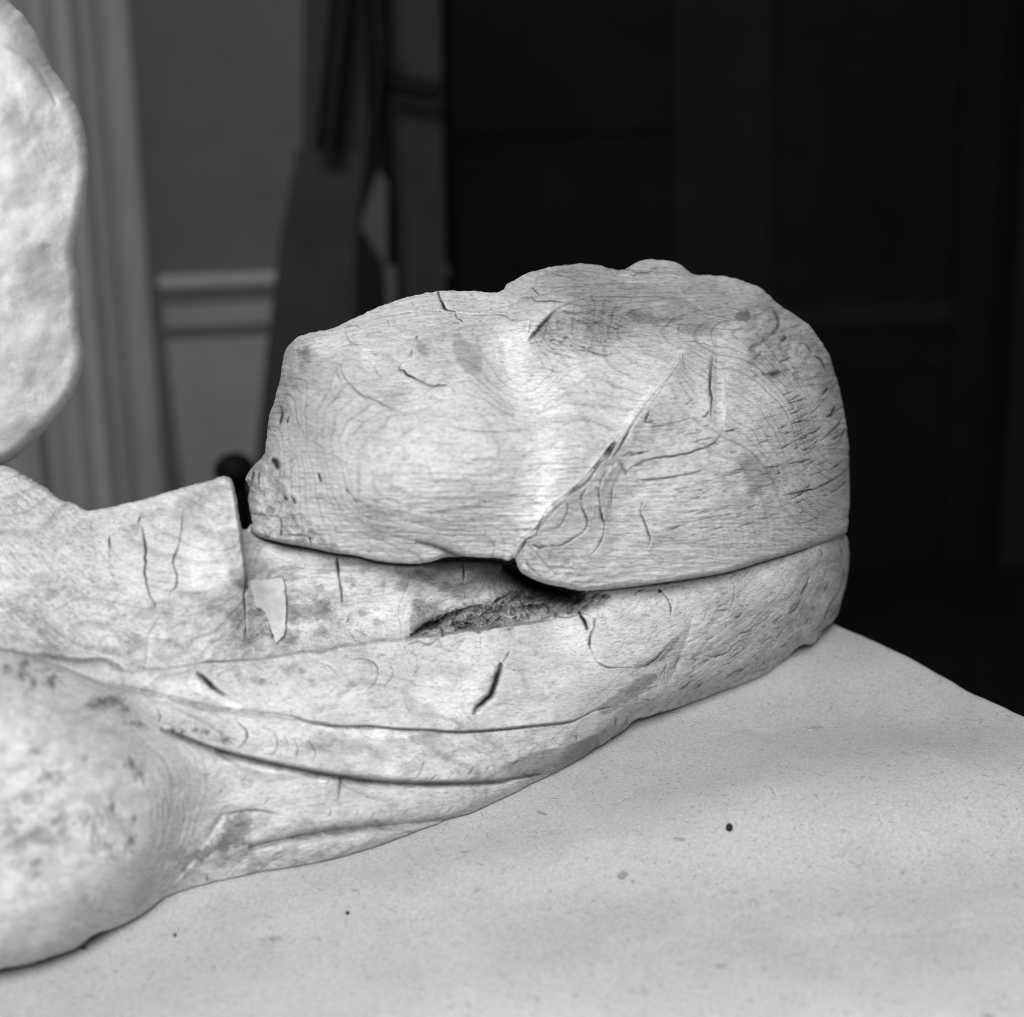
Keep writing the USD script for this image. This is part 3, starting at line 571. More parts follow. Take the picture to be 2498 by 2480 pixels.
HEAD = np.vstack([P('c1', [(140, 1530), (150, 1570), (160, 1640), (175, 1680), (330, 1730), (500, 1760), (640, 1790), (760, 1805), (900, 1840), (1050, 1855), (1180, 1850), (1260, 1825), (1330, 1815), (1500, 1820), (1600, 1825), (1650, 1840), (1692, 1822)]),
                  P('c2', [(20, 1640), (27, 1665), (50, 1700), (130, 1740), (250, 1770), (370, 1790), (500, 1775), (800, 1740), (1100, 1690), (1300, 1630), (1500, 1570), (1650, 1520), (1710, 1497), (1738, 1480), (1748, 1400), (1755, 1300), (1750, 1150), (1745, 1000), (1725, 880), (1700, 740), (1670, 640), (1640, 550), (1600, 490), (1540, 410), (1450, 345), (1380, 300), (1330, 250), (1270, 210), (1180, 175), (1080, 155), (950, 148), (900, 115), (850, 85), (780, 75), (700, 70), (640, 90), (590, 118), (540, 122), (450, 100), (370, 92), (270, 98), (150, 120), (60, 150), (5, 180)]),
                  P('c1', [(1650, 220), (1600, 268), (1480, 265), (1350, 262), (1240, 265), (1100, 290), (950, 335), (820, 390), (700, 445), (620, 485), (480, 510), (420, 535), (370, 580), (340, 640), (330, 720), (315, 800), (290, 890), (260, 980), (245, 1060), (240, 1150), (225, 1220), (180, 1270), (130, 1330), (120, 1370), (140, 1420), (135, 1480)])])
HR = [(620, 1300, 9, 4), (900, 1365, 8, 3), (1240, 1365, 8, 3), (1262, 1380, 20, 9), (1320, 1420, 18, 8), (1450, 1440, 12, 5), (1700, 1405, 9, 4), (1950, 1338, 9, 4), (2060, 1300, 24, 14), (2071, 1140, 60, 34), (2048, 947, 60, 36), (1973, 792, 50, 30),
      (1874, 717, 30, 16), (1757, 673, 24, 12), (1600, 634, 24, 12), (1400, 645, 22, 9), (1300, 665, 14, 3), (1230, 695, 12, 2), (1100, 710, 12, 2), (900, 760, 12, 2), (800, 800, 14, 4), (750, 813, 24, 12), (690, 890, 40, 26), (655, 1030, 44, 26), (605, 1170, 26, 14)]
FACE = np.vstack([RIDGE, P('c2', [(905, 300), (900, -100)]), [(500, 500), (500, 1500), (1259, 1500)]])
emit(H.shell(HEAD, HR, 0.085, 150), [('face', FACE)], 'hair', figure, {})
#HEAD_END
#BODY_BEGIN
WEDGE = P('c3', [(1382, 830), (1460, 820), (1540, 810), (1562, 822), (1574, 900), (1576, 1010), (1574, 1110), (1545, 1150), (1520, 1170), (1496, 1100), (1450, 990), (1412, 972), (1395, 900)])
# ---- neck, chest, shoulder, locks of hair and back of the head
B = Relief(-460, 1060, 2120, 2470, seed=21)
B.base([(396, 2200, 0), (700, 2125, 0), (1000, 2052, 2), (1250, 1950, 12), (1500, 1800, 26), (1766, 1689, 46), (1930, 1593, 64), (2030, 1510, 80), (2062, 1400, 84), (2050, 1310, 80),
        (600, 2060, -3), (750, 2010, -6), (900, 1990, -7), (1150, 1925, 0), (700, 1890, -2), (900, 1905, 1), (1200, 1900, 4), (900, 1850, -3), (1200, 1830, 1), (1400, 1780, 10), (700, 1820, 0), (500, 1790, 6), (350, 1730, 8),
        (900, 1785, 5), (1200, 1780, 7), (700, 1750, 8), (900, 1700, 3), (1200, 1660, 5), (1450, 1650, 8), (700, 1680, 10), (520, 1680, 16), (560, 1620, 26), (800, 1590, 27), (1000, 1560, 30), (1200, 1530, 30), (1420, 1490, 24),
        (900, 1500, 44), (900, 1420, 41), (900, 1360, 40), (1150, 1390, 46), (1240, 1400, 64), (1300, 1415, 62), (1100, 1490, 49), (1370, 1450, 34), (1430, 1450, 20), (700, 1400, 47), (640, 1330, 56), (740, 1350, 47), (700, 1500, 46), (640, 1560, 38),
        (1600, 1500, 12), (1600, 1425, 18), (1800, 1500, 22), (1950, 1450, 38), (2030, 1420, 62), (1900, 1370, 30), (1700, 1600, 20), (1600, 1690, 22), (1850, 1600, 40), (1980, 1530, 58), (2010, 1330, 52),
        (545, 1180, 46), (443, 1200, 56), (330, 1235, 64), (560, 1300, 38), (580, 1400, 34), (450, 1350, 36), (300, 1350, 46), (450, 1500, 28), (550, 1540, 30), (350, 1560, 30), (250, 1500, 40), (330, 1620, 24), (450, 1640, 20),
        (213, 1250, 80), (100, 1300, 66), (66, 1170, 92), (0, 1220, 84), (-200, 1100, 100), (-200, 1300, 70), (0, 1400, 56), (120, 1450, 46), (0, 1540, 38), (180, 1580, 32), (-200, 1500, 44),
        (0, 1620, 6), (100, 1640, 2), (230, 1690, -2), (0, 1720, -30), (150, 1780, -34), (280, 1800, -22), (0, 1900, -45), (150, 1930, -44), (300, 1930, -34), (400, 1900, -22), (460, 1880, -10), (380, 2050, -27), (300, 2120, -38), (330, 2200, -24),
        (150, 2100, -50), (0, 2100, -56), (150, 2240, -52), (0, 2280, -62), (0, 2362, -48), (200, 2300, -34), (303, 2257, -18), (-200, 2000, -66), (-200, 2300, -60), (-200, 1750, -36), (-400, 2000, -70), (-400, 1500, 44), (-400, 1200, 90), (-400, 2400, -50),
        (440, 2050, -13), (480, 2120, -4), (540, 1960, -3), (620, 1950, -3)])
# joint of chest and shoulder, its shadow painted into the groove
B.groove(P('c3', [(-400, 1160), (0, 1200), (150, 1226), (340, 1251), (450, 1268), (560, 1262), (625, 1282), (690, 1325)]), 16, 6, 0.30, 0.4)
B.groove(P('c3', [(180, 1245), (350, 1300), (550, 1380), (700, 1420), (920, 1462)]), 22, 6, 0.14, 0.5)
B.stepline(P('c3', [(560, 1262), (680, 1325), (900, 1310), (1100, 1280), (1260, 1265), (1500, 1250)]), 60, 3, 1)
B.groove(P('c3', [(920, 1462), (1060, 1505), (1200, 1532), (1480, 1562), (1660, 1588)]), 18, 4, 0.12, 0.4)
B.stepline(P('c5', [(-40, 782), (150, 765), (300, 742), (420, 722), (500, 724), (600, 694), (720, 682), (800, 662), (900, 660), (960, 648), (1100, 640), (1250, 612), (1400, 596), (1600, 572), (1760, 545)]), 85, 7, 1)
B.groove(P('c3', [(1080, 1278), (1180, 1270), (1250, 1268), (1370, 1256)]), 7, 2.5, 0.5)
B.groove(P('c3', [(1078, 1335), (1130, 1370), (1180, 1420), (1245, 1457)]), 13, 6, 0.8, 0.6, jag=0.8)
B.groove(P('c3', [(1080, 1345), (1090, 1330), (1140, 1372)]), 5, 2, 0.5)
# grooves between the locks, their shading partly painted dark
B.groove(np.vstack([P('c4', [(840, 380), (960, 425), (1080, 470), (1200, 510), (1400, 560), (1600, 600), (1780, 635)]), P('c5', [(550, 1368), (750, 1394), (950, 1408), (1150, 1409), (1400, 1400), (1520, 1378), (1640, 1360)])]), 19, 8, 0.50, 0.35)
B.groove(np.vstack([P('c5', [(340, 1056), (450, 1095), (600, 1111), (750, 1112), (900, 1126), (1050, 1131), (1200, 1141), (1400, 1131), (1600, 1111), (1800, 1086)]), P('c6', [(420, 1034), (520, 1010)])]), 9, 5.5, 0.55, 0.4)
B.stepline(np.vstack([P('c4', [(840, 380), (960, 425), (1080, 470), (1200, 510), (1400, 560), (1600, 600), (1780, 635)]), P('c5', [(550, 1368), (750, 1394), (950, 1408), (1150, 1409), (1400, 1400), (1520, 1378), (1640, 1360)])]), 70, 5.5, -1)
B.stepline(np.vstack([P('c5', [(340, 1056), (600, 1111), (900, 1126), (1200, 1141), (1600, 1111), (1900, 1070)])]), 55, 4.5, -1)
B.groove(P('c5', [(120, 1745), (300, 1702), (450, 1672), (700, 1640), (900, 1624), (1070, 1606), (1250, 1580)]), 32, 8, 0.24, 0.6)
B.groove(P('c5', [(250, 1710), (450, 1675), (650, 1650), (900, 1624)]), 9, 1.5, 0.3, jag=1.5)
B.groove(P('c4', [(845, 1280), (900, 1200), (1000, 1080), (1100, 940), (1172, 828)]), 30, 3)
B.groove(P('c4', [(1150, 840), (1180, 826), (1250, 816), (1320, 808), (1400, 815), (1480, 835)]), 11, 2, 0.42)
B.stepline([(566, 1172), (581, 1249), (589, 1316), (598, 1390), (600, 1440)], 70, 9, 1)
# the open gap under the jaw and the tight seam under the hair
B.groove(P('c1', [(150, 1600), (175, 1690), (330, 1742), (500, 1772), (640, 1802), (760, 1818), (900, 1850), (1050, 1864), (1180, 1860)]), 10, 9, 0.45, 0.3)  # these gap and seam grooves also have their shade painted dark
B.groove(P('c1', [(1150, 1850), (1330, 1830), (1500, 1835), (1650, 1850), (1720, 1850)]), 24, 22, 0.3, 0.4)
B.groove([(1225, 1378), (1262, 1402), (1310, 1428), (1380, 1446), (1430, 1450)], 44, 42, 0.55, 0.5)
B.groove([(1400, 1446), (1485, 1439), (1625, 1422), (1766, 1399), (1860, 1371), (1954, 1343), (2040, 1312)], 6, 4, 0.45, 0.3)
# wide pale plaster fillings and flakes
for tg, poly, tn, sf, rg in [('c3', [(1040, 640), (1200, 618), (1232, 740), (1312, 862), (1290, 912), (1200, 922), (1080, 890), (1050, 780)], 1.16, 5, 6), ('c3', [(1070, 1150), (1130, 1140), (1200, 1180), (1182, 1245), (1100, 1252), (1085, 1200)], 1.2, 3, 4),
                         ('c3', [(960, 1010), (1080, 1000), (1060, 1080), (940, 1090)], 1.1, 6, 6), ('c3', [(1580, 840), (1680, 870), (1640, 900), (1590, 890)], 1.14, 5, 4), ('c3', [(850, 500), (900, 505), (890, 560), (860, 545)], 1.12, 4, 4),
                         ('c3', [(1040, 1358), (1120, 1388), (1235, 1468), (1335, 1520), (1290, 1535), (1180, 1482), (1060, 1422)], 1.26, 4, 3), ('c3', [(930, 1375), (1020, 1410), (1010, 1425), (920, 1395)], 1.15, 4, 3),
                         ('c5', [(545, 1105), (720, 1118), (900, 1132), (1000, 1150), (992, 1172), (800, 1166), (680, 1166), (622, 1186), (580, 1160), (470, 1110)], 1.30, 3, 3), ('c5', [(980, 920), (1100, 865), (1250, 895), (1355, 930), (1340, 985), (1292, 1050), (1150, 1062), (1070, 1000), (1000, 980)], 1.26, 8, 8),
                         ('c4', [(935, 455), (1050, 475), (1150, 560), (1150, 600), (1110, 630), (1030, 580), (960, 545)], 1.24, 5, 5), ('c4', [(1150, 540), (1250, 560), (1450, 590), (1520, 605), (1430, 618), (1250, 580), (1160, 565)], 1.30, 3, 3), ('c4', [(1670, 630), (1730, 640), (1700, 665), (1680, 660)], 1.3, 3, 2),
                         ('c5', [(0, 960), (80, 1000), (60, 1020), (0, 1000)], 1.2, 4, 3), ('c5', [(490, 1370), (530, 1380), (520, 1405), (495, 1395)], 1.25, 3, 2), ('c5', [(865, 1408), (890, 1412), (885, 1425), (868, 1422)], 1.25, 3, 1),
                         ('c5', [(630, 290), (760, 275), (880, 285), (900, 340), (960, 345), (1100, 395), (1210, 440), (1100, 470), (980, 440), (950, 560), (800, 620), (640, 600), (600, 560), (660, 500), (620, 400)], 1.15, 5, 6),
                         ('c5', [(1280, 380), (1420, 340), (1400, 370), (1330, 430)], 1.16, 4, 4), ('c5', [(540, 480), (640, 490), (630, 530), (560, 520)], 1.2, 4, 3), ('c5', [(1540, 730), (1600, 720), (1620, 790), (1560, 800)], 1.1, 8, 6),
                         ('c6', [(220, 600), (380, 590), (390, 680), (320, 720), (240, 690)], 1.14, 12, 8), ('c6', [(380, 540), (430, 530), (430, 600), (400, 600)], 1.16, 4, 3), ('c6', [(640, 690), (740, 650), (800, 660), (720, 740), (650, 730)], 1.10, 8, 6),
                         ('c4', [(1040, 1000), (1120, 900), (1180, 845), (1205, 870), (1165, 965), (1085, 1012)], 1.24, 4, 4), ('c4', [(0, 180), (60, 190), (90, 260), (0, 300)], 1.08, 10, 8)]:
    B.paint(P(tg, poly), tn, sf, rg, 14, 12)
# bare and dirty wood, and the jaw's shadow painted on the neck
for tg, poly, tn, sf, rg in [('c5', [(880, 272), (1000, 255), (1200, 250), (1425, 250), (1440, 330), (1380, 400), (1250, 462), (1100, 392), (965, 345), (905, 340)], 0.80, 4, 4), ('c5', [(985, 455), (1060, 480), (1135, 515), (1060, 570), (985, 615), (960, 590)], 0.70, 4, 3),
                             ('c5', [(110, 250), (400, 250), (740, 262), (880, 275), (700, 275), (420, 290), (300, 330), (120, 350)], 0.86, 5, 3), ('c5', [(320, 400), (360, 420), (380, 560), (330, 560)], 0.78, 8, 8), ('c5', [(440, 440), (520, 460), (540, 520), (470, 540)], 0.80, 8, 8),  # first polygon: painted shadow band of the jaw
                             ('c5', [(1345, 1402), (1440, 1325), (1600, 1255), (1800, 1205), (1930, 1165), (1930, 1262), (1800, 1332), (1650, 1372), (1500, 1385)], 0.80, 4, 3), ('c6', [(0, 1312), (100, 1250), (250, 1222), (400, 1172), (520, 1110), (645, 1088), (600, 1122), (500, 1192), (400, 1252), (200, 1332), (0, 1360)], 0.80, 3, 3),
                             ('c6', [(450, 1012), (520, 960), (620, 890), (700, 842), (748, 845), (742, 880), (650, 952), (560, 1012), (470, 1052)], 0.68, 3, 4), ('c6', [(638, 797), (720, 765), (800, 702), (850, 650), (868, 648), (822, 722), (740, 792), (660, 804)], 0.66, 3, 2.5),
                             ('c4', [(1190, 850), (1310, 835), (1305, 960), (1200, 1012), (1130, 1032), (1060, 1060), (960, 1112), (1060, 1012), (1160, 945)], 0.66, 5, 9), ('c4', [(980, 1130), (1060, 1030), (1090, 1050), (1000, 1140), (900, 1230), (890, 1220)], 0.78, 5, 6),
                             ('c3', [(120, 960), (260, 1020), (330, 1080), (300, 1130), (150, 1060), (30, 1000)], 0.88, 14, 10), ('c3', [(740, 460), (830, 450), (900, 420), (880, 470), (800, 490)], 0.80, 6, 6), ('c3', [(720, 520), (770, 520), (775, 565), (725, 565)], 0.74, 6, 3),
                             ('c3', [(980, 390), (1180, 290), (1260, 290), (1250, 360), (1000, 470)], 0.88, 10, 12), ('c3', [(1260, 780), (1330, 770), (1340, 860), (1290, 840)], 0.74, 6, 6), ('c3', [(1480, 1180), (1600, 1140), (1610, 1200), (1500, 1230)], 0.80, 8, 8), ('c3', [(340, 860), (400, 880), (430, 940), (380, 930)], 0.86, 8, 5)]:
    B.paint(P(tg, poly), tn, sf, rg, 12, 15)
# the hatched bare wood of the neck
for k in range(26):
    B.groove(P('c5', [(930 + k * 20, 262), (1010 + k * 18, 330), (1110 + k * 14, 400)]), 4, 0.5, 0.22, jag=0.8)
for k in range(11):
    B.groove(P('c5', [(975 + k * 4, 470 + k * 12), (1040 + k * 4, 520 + k * 9)]), 4, 0.5, 0.25)
# the torn crevice between neck and the upper lock
CREV = P('c5', [(950, 650), (1020, 592), (1150, 522), (1300, 472), (1400, 450), (1520, 400), (1700, 412), (1918, 425), (1990, 440), (1900, 500), (1700, 540), (1500, 572), (1380, 592), (1320, 605), (1200, 612), (1080, 625)])
B.paint(CREV, 0.84, 8, 6); B.roughen(CREV, 9.0, 26, 13, 12, 0.65, seed=14, ang=-0.4); B.roughen(CREV, 5.0, 9, 6, 10, 0.4, seed=15, ang=-0.7)
B.stepline(P('c5', [(950, 655), (1020, 636), (1080, 640), (1120, 622), (1200, 628), (1250, 604), (1320, 622), (1380, 585), (1440, 592), (1500, 566), (1580, 575), (1700, 538), (1790, 546), (1900, 502)]), 40, 4, 1)
B.groove(P('c5', [(960, 645), (1040, 596), (1160, 536), (1290, 488)]), 14, 6, 0.6, 0.4, jag=1)
B.groove(P('c5', [(1290, 488), (1330, 492), (1350, 540), (1390, 580)]), 7, 3, 0.55, jag=1)
B.groove(P('c5', [(1395, 470), (1440, 440), (1500, 400)]), 11, 5, 0.75, jag=1)
B.groove(P('c5', [(1210, 500), (1180, 560), (1190, 600)]), 10, 3, 0.4, jag=2)
for k, (x, y) in enumerate([(1230, 560), (1480, 480), (1560, 510), (1640, 470), (1700, 500), (1120, 590), (1330, 540), (1530, 450)]):
    B.groove(P('c5', [(x, y), (x + 22, y + 30), (x + 18, y + 62)]), 8, 2.2, 0.5, jag=2)
B.paint(P('c5', [(1560, 470), (1640, 450), (1660, 500), (1580, 530)]), 1.4, 6, 8, 8, 24); B.paint(P('c5', [(1450, 470), (1520, 460), (1560, 540), (1500, 560), (1440, 520)]), 1.35, 8, 10, 10, 22)
B.paint(P('c5', [(1100, 580), (1210, 510), (1290, 500), (1200, 560)]), 1.3, 6, 8, 10, 23)
WT = B.mask(WEDGE, 2.2, 2.0, 10)
for k in range(46):
    t = B.rng.random(); x = 940 + 900 * t; y = 640 - 200 * t ** 0.8 + B.rng.normal(0, 42); a = -0.42 + 0.3 * t + B.rng.normal(0, .15); L = B.rng.uniform(30, 120)
    B.groove(P('c5', [(x, y), (x + L * .5 * math.cos(a), y + L * .5 * math.sin(a) + B.rng.normal(0, 4)), (x + L * math.cos(a), y + L * math.sin(a))]), B.rng.uniform(4, 9), B.rng.uniform(.8, 3), B.rng.uniform(.25, .65), 0.5, jag=1.2)
for k in range(46):      # splits low on the back of the head
    x, y = B.rng.uniform(900, 1640), B.rng.uniform(470, 900)
    if y > 1000 - (x - 800) * 0.42: continue
    a = -0.45 - 0.2 * (x - 900) / 700 + B.rng.normal(0, .12); L = B.rng.uniform(20, 100)
    B.groove(P('c6', [(x, y), (x + L * .5 * math.cos(a), y + L * .5 * math.sin(a) + B.rng.normal(3, 2)), (x + L * math.cos(a), y + L * math.sin(a))]), B.rng.uniform(4, 7), B.rng.uniform(.6, 1.8), B.rng.uniform(.2, .5), 0.4, jag=0.8)
# cracks
for tg, pts, w, dd, k in [('c3', [(602, 573), (598, 640), (598, 702)], 6, 3, .7), ('c3', [(598, 702), (610, 770), (636, 840), (640, 880)], 4, 1.2, .35), ('c3', [(780, 524), (796, 600), (801, 702), (796, 790), (811, 860), (834, 930)], 7, 3.5, .8), ('c3', [(828, 915), (853, 985)], 4, 1.5, .5),
                          ('c3', [(1004, 428), (998, 560), (986, 630), (961, 720), (976, 790), (966, 860), (936, 890), (930, 972)], 6, 2.2, .6), ('c3', [(771, 469), (754, 512)], 6, 2, .6), ('c3', [(668, 524), (659, 557)], 4, 1, .5), ('c3', [(503, 488), (506, 572)], 4, .8, .35), ('c3', [(624, 480), (630, 510)], 4, .8, .3),
                          ('c3', [(876, 1030), (850, 1071), (816, 1130), (811, 1200), (794, 1312)], 5, 1.2, .4), ('c3', [(1356, 800), (1345, 902), (1350, 1046)], 9, 5, .85), ('c3', [(1353, 1048), (1350, 1148)], 6, 2.5, .65), ('c3', [(1356, 840), (1364, 880)], 6, 2, .6),
                          ('c3', [(1382, 862), (1395, 920), (1411, 972), (1440, 1001)], 6, 2.5, .65), ('c3', [(1440, 928), (1470, 1012), (1492, 1090)], 7, 3, .75), ('c3', [(1492, 1090), (1520, 1172)], 7, 3, .75), ('c3', [(1460, 1080), (1500, 1110)], 4, 1.5, .5),
                          ('c3', [(1856, 672), (1856, 762), (1875, 850), (1886, 952)], 8, 4, .8), ('c5', [(1231, 254), (1241, 330), (1232, 382)], 6, 2.5, .6), ('c5', [(1240, 400), (1245, 455)], 4, 1, .4), ('c5', [(960, 330), (930, 420), (905, 500), (912, 640)], 3, .6, .3), ('c5', [(640, 540), (630, 575)], 4, 1, .5),
                          ('c5', [(632, 612), (660, 650), (685, 675)], 5, 1.5, .5), ('c5', [(665, 600), (740, 632)], 6, 1.5, .45), ('c5', [(1482, 712), (1432, 792)], 6, 2.5, .6), ('c5', [(1436, 780), (1402, 882), (1372, 952), (1310, 1012), (1288, 1052)], 14, 7, .85), ('c5', [(1415, 760), (1428, 800)], 5, 2, .5),
                          ('c5', [(1320, 605), (1312, 632)], 6, 2, .6), ('c5', [(1325, 640), (1328, 730)], 3, .6, .3),
                          ('c6', [(343, 514), (371, 562), (392, 612)], 10, 5, .8), ('c6', [(420, 545), (421, 602), (401, 660), (405, 712)], 9, 4, .75), ('c6', [(405, 705), (440, 770), (500, 803), (600, 808), (680, 800), (760, 750), (840, 650)], 6, 2.2, .6), ('c6', [(432, 545), (425, 590)], 5, 1.5, .4),
                          ('c6', [(748, 394), (800, 440), (820, 490), (820, 542)], 6, 1.8, .5), ('c6', [(760, 400), (775, 420)], 9, 3, .7), ('c6', [(1108, 328), (1150, 370), (1156, 430), (1120, 532)], 5, 1.2, .4), ('c6', [(630, 425), (690, 395)], 6, 2, .6), ('c6', [(340, 460), (380, 425), (405, 408)], 6, 2.5, .7),
                          ('c6', [(942, 538), (902, 650), (862, 780), (800, 902)], 26, 2.2, .05), ('c6', [(870, 730), (850, 790), (815, 820)], 6, 1.2, .4), ('c6', [(1192, 520), (1180, 540), (1152, 547)], 10, 2, .45), ('c6', [(1252, 604), (1158, 647)], 6, 1.6, .5), ('c6', [(1153, 688), (1120, 720), (1060, 746), (990, 742)], 7, 2, .55),
                          ('c6', [(1262, 668), (1160, 742)], 5, 1.4, .45), ('c6', [(966, 738), (912, 773)], 6, 1.6, .5), ('c6', [(934, 868), (858, 928)], 7, 1.8, .5), ('c6', [(993, 878), (943, 922)], 7, 1.8, .55), ('c6', [(1105, 823), (1046, 858)], 6, 1.5, .5), ('c6', [(1212, 813), (1138, 832)], 5, 1.2, .45), ('c6', [(1322, 588), (1298, 603)], 6, 1.2, .4),
                          ('c6', [(1332, 628), (1278, 682)], 6, 1.4, .4), ('c6', [(1542, 336), (1522, 390), (1498, 432)], 9, 2, .5), ('c6', [(1612, 378), (1558, 402)], 5, 1, .35), ('c6', [(1642, 358), (1614, 418)], 7, 1.6, .5), ('c6', [(1702, 398), (1660, 472), (1600, 602)], 9, 2.5, .45), ('c6', [(1590, 188), (1612, 205), (1608, 232)], 6, 1.2, .4),
                          ('c6', [(1500, 448), (1470, 500), (1438, 532)], 12, 2.5, .4), ('c6', [(1135, 932), (1088, 946)], 7, 1.5, .6), ('c6', [(1700, 250), (1720, 330), (1700, 400)], 8, 1.5, .3), ('c6', [(1690, 150), (1710, 200), (1712, 240)], 7, 1.5, .35), ('c6', [(1150, 880), (1260, 830), (1340, 800)], 6, 1.2, .35), ('c6', [(760, 870), (800, 790), (790, 860)], 4, 1, .35),
                          ('c6', [(540, 1062), (536, 1110)], 9, 1.2, .4), ('c6', [(598, 1055), (594, 1090)], 6, 1, .3), ('c6', [(337, 1155), (340, 1188)], 6, 1, .35), ('c6', [(640, 975), (720, 980)], 6, 1, .4), ('c6', [(0, 1385), (80, 1370), (200, 1345), (300, 1300)], 5, 1.2, .3), ('c6', [(1000, 600), (1060, 560), (1090, 530)], 5, 1, .3), ('c6', [(1105, 605), (1110, 570)], 6, 1, .3),
                          ('c6', [(1700, 470), (1640, 560), (1580, 640)], 10, 2, .3), ('c6', [(1540, 540), (1520, 580)], 8, 1.4, .35), ('c6', [(1400, 620), (1370, 660)], 6, 1, .3), ('c6', [(1010, 742), (1000, 745)], 8, 1.2, .4)]:
    B.groove(P(tg, pts), w, dd, k, 0.45, jag=0.9)
for tg, pts, w, k in [('c5', [(640, 758), (742, 766), (790, 812), (772, 880), (718, 942)], 7, .42), ('c5', [(862, 788), (872, 840), (820, 912)], 6, .35), ('c5', [(990, 790), (1004, 812), (958, 872)], 8, .4), ('c5', [(948, 686), (1000, 671), (1052, 691)], 9, .35), ('c5', [(788, 734), (842, 743)], 6, .4),
                      ('c5', [(440, 770), (522, 790), (582, 842)], 5, .3), ('c5', [(578, 908), (533, 952)], 7, .35), ('c5', [(600, 735), (690, 720), (760, 730)], 4, .2), ('c5', [(880, 715), (960, 720), (1000, 760), (990, 800)], 5, .22), ('c5', [(700, 755), (760, 790), (760, 850)], 4, .2), ('c5', [(930, 690), (940, 710)], 5, .4),
                      ('c4', [(1240, 338), (1292, 390), (1292, 440), (1240, 492)], 7, .45), ('c4', [(1380, 363), (1441, 400), (1456, 470), (1430, 512), (1368, 510)], 6, .36), ('c4', [(1488, 418), (1511, 470), (1488, 542)], 5, .32), ('c4', [(1540, 428), (1566, 500), (1544, 542)], 6, .38), ('c4', [(1618, 438), (1657, 512), (1630, 557)], 7, .4), ('c4', [(1290, 400), (1295, 430)], 8, .3),
                      ('c5', [(1032, 1288), (1016, 1350), (958, 1397)], 6, .42), ('c5', [(1072, 1358), (1028, 1397)], 6, .38), ('c5', [(1112, 1358), (1068, 1397)], 5, .38), ('c5', [(1202, 1328), (1158, 1382)], 5, .35), ('c5', [(1292, 1318), (1258, 1382)], 5, .35), ('c5', [(1382, 1313), (1348, 1362)], 5, .35), ('c5', [(1532, 1283), (1512, 1300), (1468, 1312)], 7, .45),
                      ('c5', [(962, 1518), (948, 1550), (918, 1572)], 5, .35), ('c5', [(1134, 1513), (1120, 1545), (1088, 1567)], 6, .45), ('c5', [(1194, 1523), (1148, 1562)], 6, .45), ('c5', [(882, 1578), (858, 1602)], 4, .32), ('c5', [(782, 1548), (748, 1592)], 4, .28), ('c5', [(556, 1538), (540, 1582)], 4, .32), ('c5', [(690, 1545), (670, 1590)], 4, .22), ('c5', [(1300, 1505), (1340, 1490)], 4, .25),
                      ('c4', [(1500, 1040), (1400, 1092), (1308, 1162)], 4, .3), ('c4', [(1640, 1020), (1560, 1080), (1500, 1120)], 4, .3), ('c4', [(1300, 1040), (1220, 1110), (1130, 1180)], 4, .25), ('c4', [(1080, 1140), (1082, 1190)], 6, .45), ('c4', [(1050, 1200), (990, 1230), (930, 1250)], 5, .4), ('c4', [(1730, 790), (1735, 830), (1715, 850)], 4, .25), ('c4', [(1395, 720), (1400, 760), (1340, 790)], 4, .18),
                      ('c4', [(1880, 990), (1780, 1040), (1700, 1090)], 4, .28), ('c4', [(820, 260), (845, 310), (830, 350)], 8, .4), ('c4', [(890, 380), (910, 400), (905, 420)], 8, .35)]:
    B.groove(P(tg, pts), w, 0.9, k, jag=0.8)
for k in range(9):      # rings turning round the shoulder
    B.groove(P('c4', [(700 + k * 34, 560 + k * 20), (790 + k * 30, 720 + k * 12), (800 + k * 26, 930), (760 + k * 18, 1130), (640 + k * 20, 1330 - k * 8)]), 9, 0.7, 0.05 + 0.012 * (k % 3), jag=1.5)
for x, y, r, ry, dk in [(150, 745, 26, 20, .30), (180, 940, 46, 30, .36), (330, 850, 28, 20, .34), (260, 640, 24, 16, .36), (190, 500, 20, 9, .34), (450, 535, 14, 9, .3), (500, 900, 14, 34, .34), (590, 790, 9, 20, .5), (690, 960, 9, 14, .55), (707, 850, 7, 10, .5), (580, 1000, 13, 11, .42), (690, 560, 12, 20, .45), (745, 620, 10, 14, .4),
                        (190, 1085, 18, 12, .3), (100, 980, 24, 22, .3), (200, 1140, 14, 9, .25), (640, 860, 16, 10, .25), (455, 1280, 10, 12, .22), (60, 870, 18, 20, .25), (330, 930, 20, 14, .25), (130, 40, 16, 13, .55), (270, 140, 16, 18, .6), (180, 140, 14, 16, .5), (110, 90, 12, 12, .4), (600, 230, 24, 16, .6), (530, 240, 16, 10, .5), (470, 255, 16, 8, .4), (660, 280, 16, 12, .4),
                        (700, 350, 14, 9, .4), (740, 355, 12, 8, .4), (1030, 385, 9, 9, .45), (1080, 400, 11, 8, .45), (1185, 440, 12, 7, .5), (910, 385, 12, 8, .5), (955, 400, 10, 9, .45), (40, 60, 14, 14, .4), (1985, 1, 5, 5, .1)]:
    x, y = P('c4', [(x, y)])[0]; B.blob(x, y, r * 0.85, 0.6, min(.7, dk * 1.35), ry * 0.85, 0.6)
for x, y, r in [(560, 1045, 14), (685, 1050, 16), (640, 1010, 9)]:
    x, y = P('c4', [(x, y)])[0]; B.blob(x, y, r * .8, -0.8, -0.16)
for x, y, r, dk in [(70, 850, 12, .4), (160, 870, 13, .4), (330, 820, 13, .42), (400, 822, 9, .4), (460, 880, 10, .3), (660, 885, 9, .4), (100, 880, 10, .25), (360, 790, 10, .3), (190, 880, 8, .4), (668, 383, 8, .5)]:
    x, y = P('c5', [(x, y)])[0]; B.blob(x, y, r, 0.8, dk, r * .8)
